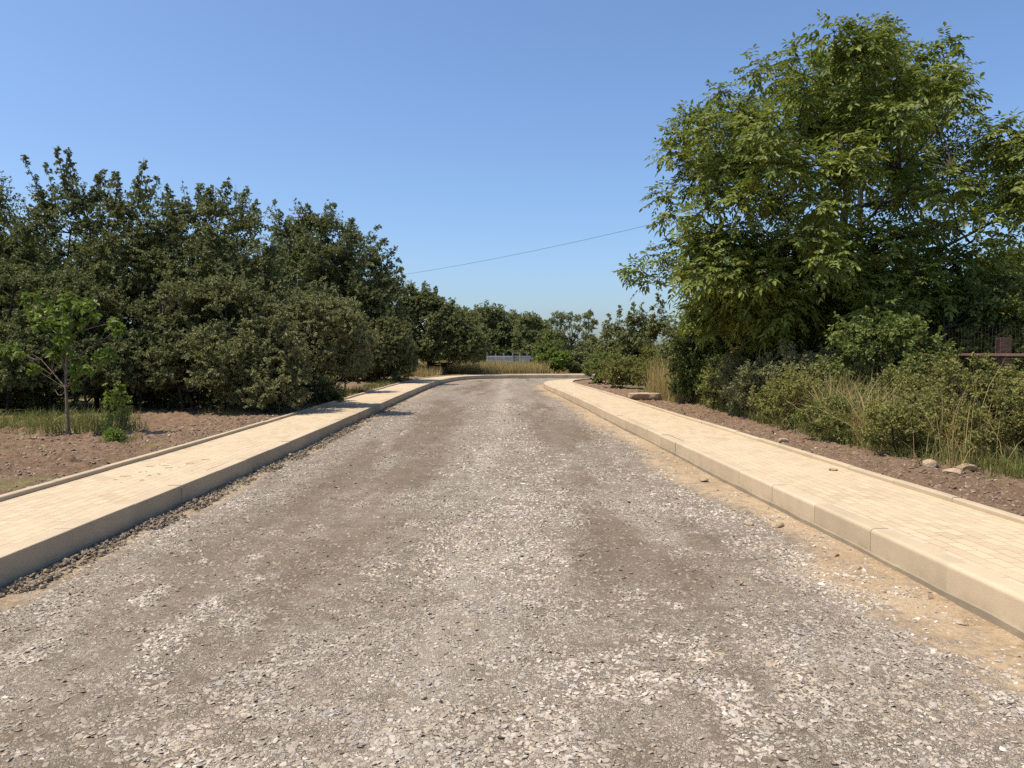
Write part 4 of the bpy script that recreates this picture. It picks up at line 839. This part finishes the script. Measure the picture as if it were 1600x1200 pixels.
def rock(name, x, y, z, sx, sy, sz, seed, label, cat, group=None, rot=0, mat='rock', slab=False):
    rg = np.random.default_rng(seed); import bmesh
    bm = bmesh.new(); bmesh.ops.create_icosphere(bm, subdivisions=3, radius=1)
    off = rg.normal(0, 3, 3)
    planes = nrm(rg.normal(0, 1, (9, 3)) * np.array((1, 1, .5))); dist = rg.uniform(.6, .85, 9)
    for v in bm.verts:
        c = np.array(v.co)
        if slab: c[2] = np.sign(c[2]) * min(abs(c[2]) * 1.9, .62)
        for pn, d in zip(planes, dist):
            e = c @ pn - d
            if e > 0: c = c - pn * e
        c = c * (1 + .12 * (float(vnoise(np.array(c[0] * 3 + off[0]), np.array(c[1] * 3 + c[2] * 2 + off[1]), seed)) - .5))
        v.co = (c[0] * sx, c[1] * sy, (c[2] + .45) * sz)
    me = bpy.data.meshes.new(name); bm.to_mesh(me); bm.free(); me.materials.append(M[mat])
    o = bpy.data.objects.new(name, me); C.objects.link(o); o.location = (x, y, z); o.rotation_euler = (0, 0, rot)
    return tag(o, label, cat, group)
rock('stone_slab', 3.95, 22.9, .21, .56, .40, .20, 31, 'flat beige stone slab lying on the soil beside the pavement', 'stone', rot=.1, slab=True)
GS = 'pale stones on the soil strip'; GR = 'flat stone chips on the sandy road edge'
for i, (px, py, d, s, l) in enumerate(((1302, 731, 8.98, .075, 'small pale stone lying on the block pavement against its edging'),)):
    p = at(px, py, d); rock('stone_chip', p[0], d, .222, s, s * .55, s * .35, 40 + i, l, 'stone')
for i, (px, py, d, sx, l) in enumerate(((1222, 688, 11.9, .11, 'brown flat stone on the soil halfway along the verge'), (1452, 722, 9.3, .16, 'pale jagged stone at the grass edge of the soil strip'), (1490, 742, 8.7, .13, 'whitish flat stone on the open soil near the pavement'), (1510, 728, 9.1, .12, 'light stone half buried beside the tall grass'))):
    p = at(px, py, d); rock('rubble_stone', p[0], d, .22, sx, sx * .6, sx * .4, 50 + i, l, 'stone', GS, rot=i)
for i, (px, py, d, sx, l) in enumerate(((1445, 940, 4.98, .055, 'upright grey stone chip, largest on the sandy road edge'), (1340, 888, 5.65, .04, 'grey flat chip in the sand in front of the kerb joint'), (1300, 868, 6.0, .05, 'pair-like broken chip on the sand between road and kerb'), (1215, 822, 7.05, .06, 'dark flat chip in the sand, next beyond the broken one'), (1500, 984, 4.5, .04, 'small angular chip nearest the camera in the sand'), (1168, 820, 7.1, .05, 'pale chip lying where the gravel meets the sand'), (1100, 752, 9.6, .06, 'brownish chip farthest along the sandy road edge'))):
    p = at(px, py, d); sx *= 1.25; rock('stone_chip', min(p[0], float(RX(d)) - .09), d, -.005, sx, sx * .75, sx * .42, 60 + i, l, 'stone', GR, rot=i * 1.3)
def shed():
    D = 120; p = at(909, 0, D); r = empty('garden_house', (p[0], D, .15), 'tiny white gabled house far behind the feathery tree', 'house')
    b = MB(); b.box((-2.2, 0, -.3), (2.2, 4, 1.9)); b.add([(-2.2, 0, 1.9), (2.2, 0, 1.9), (0, 0, 3.0), (-2.2, 4, 1.9), (2.2, 4, 1.9), (0, 4, 3.0)], None, [(0, 1, 2), (4, 3, 5)]); b.build('wall', M['white_wall'], r)
    b = MB()
    for s in (-1, 1): b.add([(s * 2.5, -.3, 1.78), (0, -.3, 3.04), (0, 4.3, 3.04), (s * 2.5, 4.3, 1.78), (s * 2.5, -.3, 1.86), (0, -.3, 3.14), (0, 4.3, 3.14), (s * 2.5, 4.3, 1.86)], [(0, 1, 2, 3), (7, 6, 5, 4), (0, 4, 5, 1), (3, 2, 6, 7), (0, 3, 7, 4)])
    b.build('roof', M['roof'], r)
shed()
# dry twigs dropped on the paving
def debris():
    rg = np.random.default_rng(95); b = MB()
    for k in range(20):
        y = 8.9 + rg.normal(0, .45); x = -4.25 + rg.normal(0, .22); a = rg.normal(.2, .5); l = rg.uniform(.01, .11)
        x = float(np.clip(x, -4.7, -3.7)); b.tube([(x, y, .227), (x + l * math.cos(a) * .5, y + l * math.sin(a) * .5, .231), (x + l * math.cos(a), y + l * math.sin(a), .227)], .0012 + .0015 * rg.random(), 4)
    tag(b.build('twig_litter', M['bark']), 'dry twigs and crumbs scattered on the block pavement', 'litter', kind='stuff')
debris()
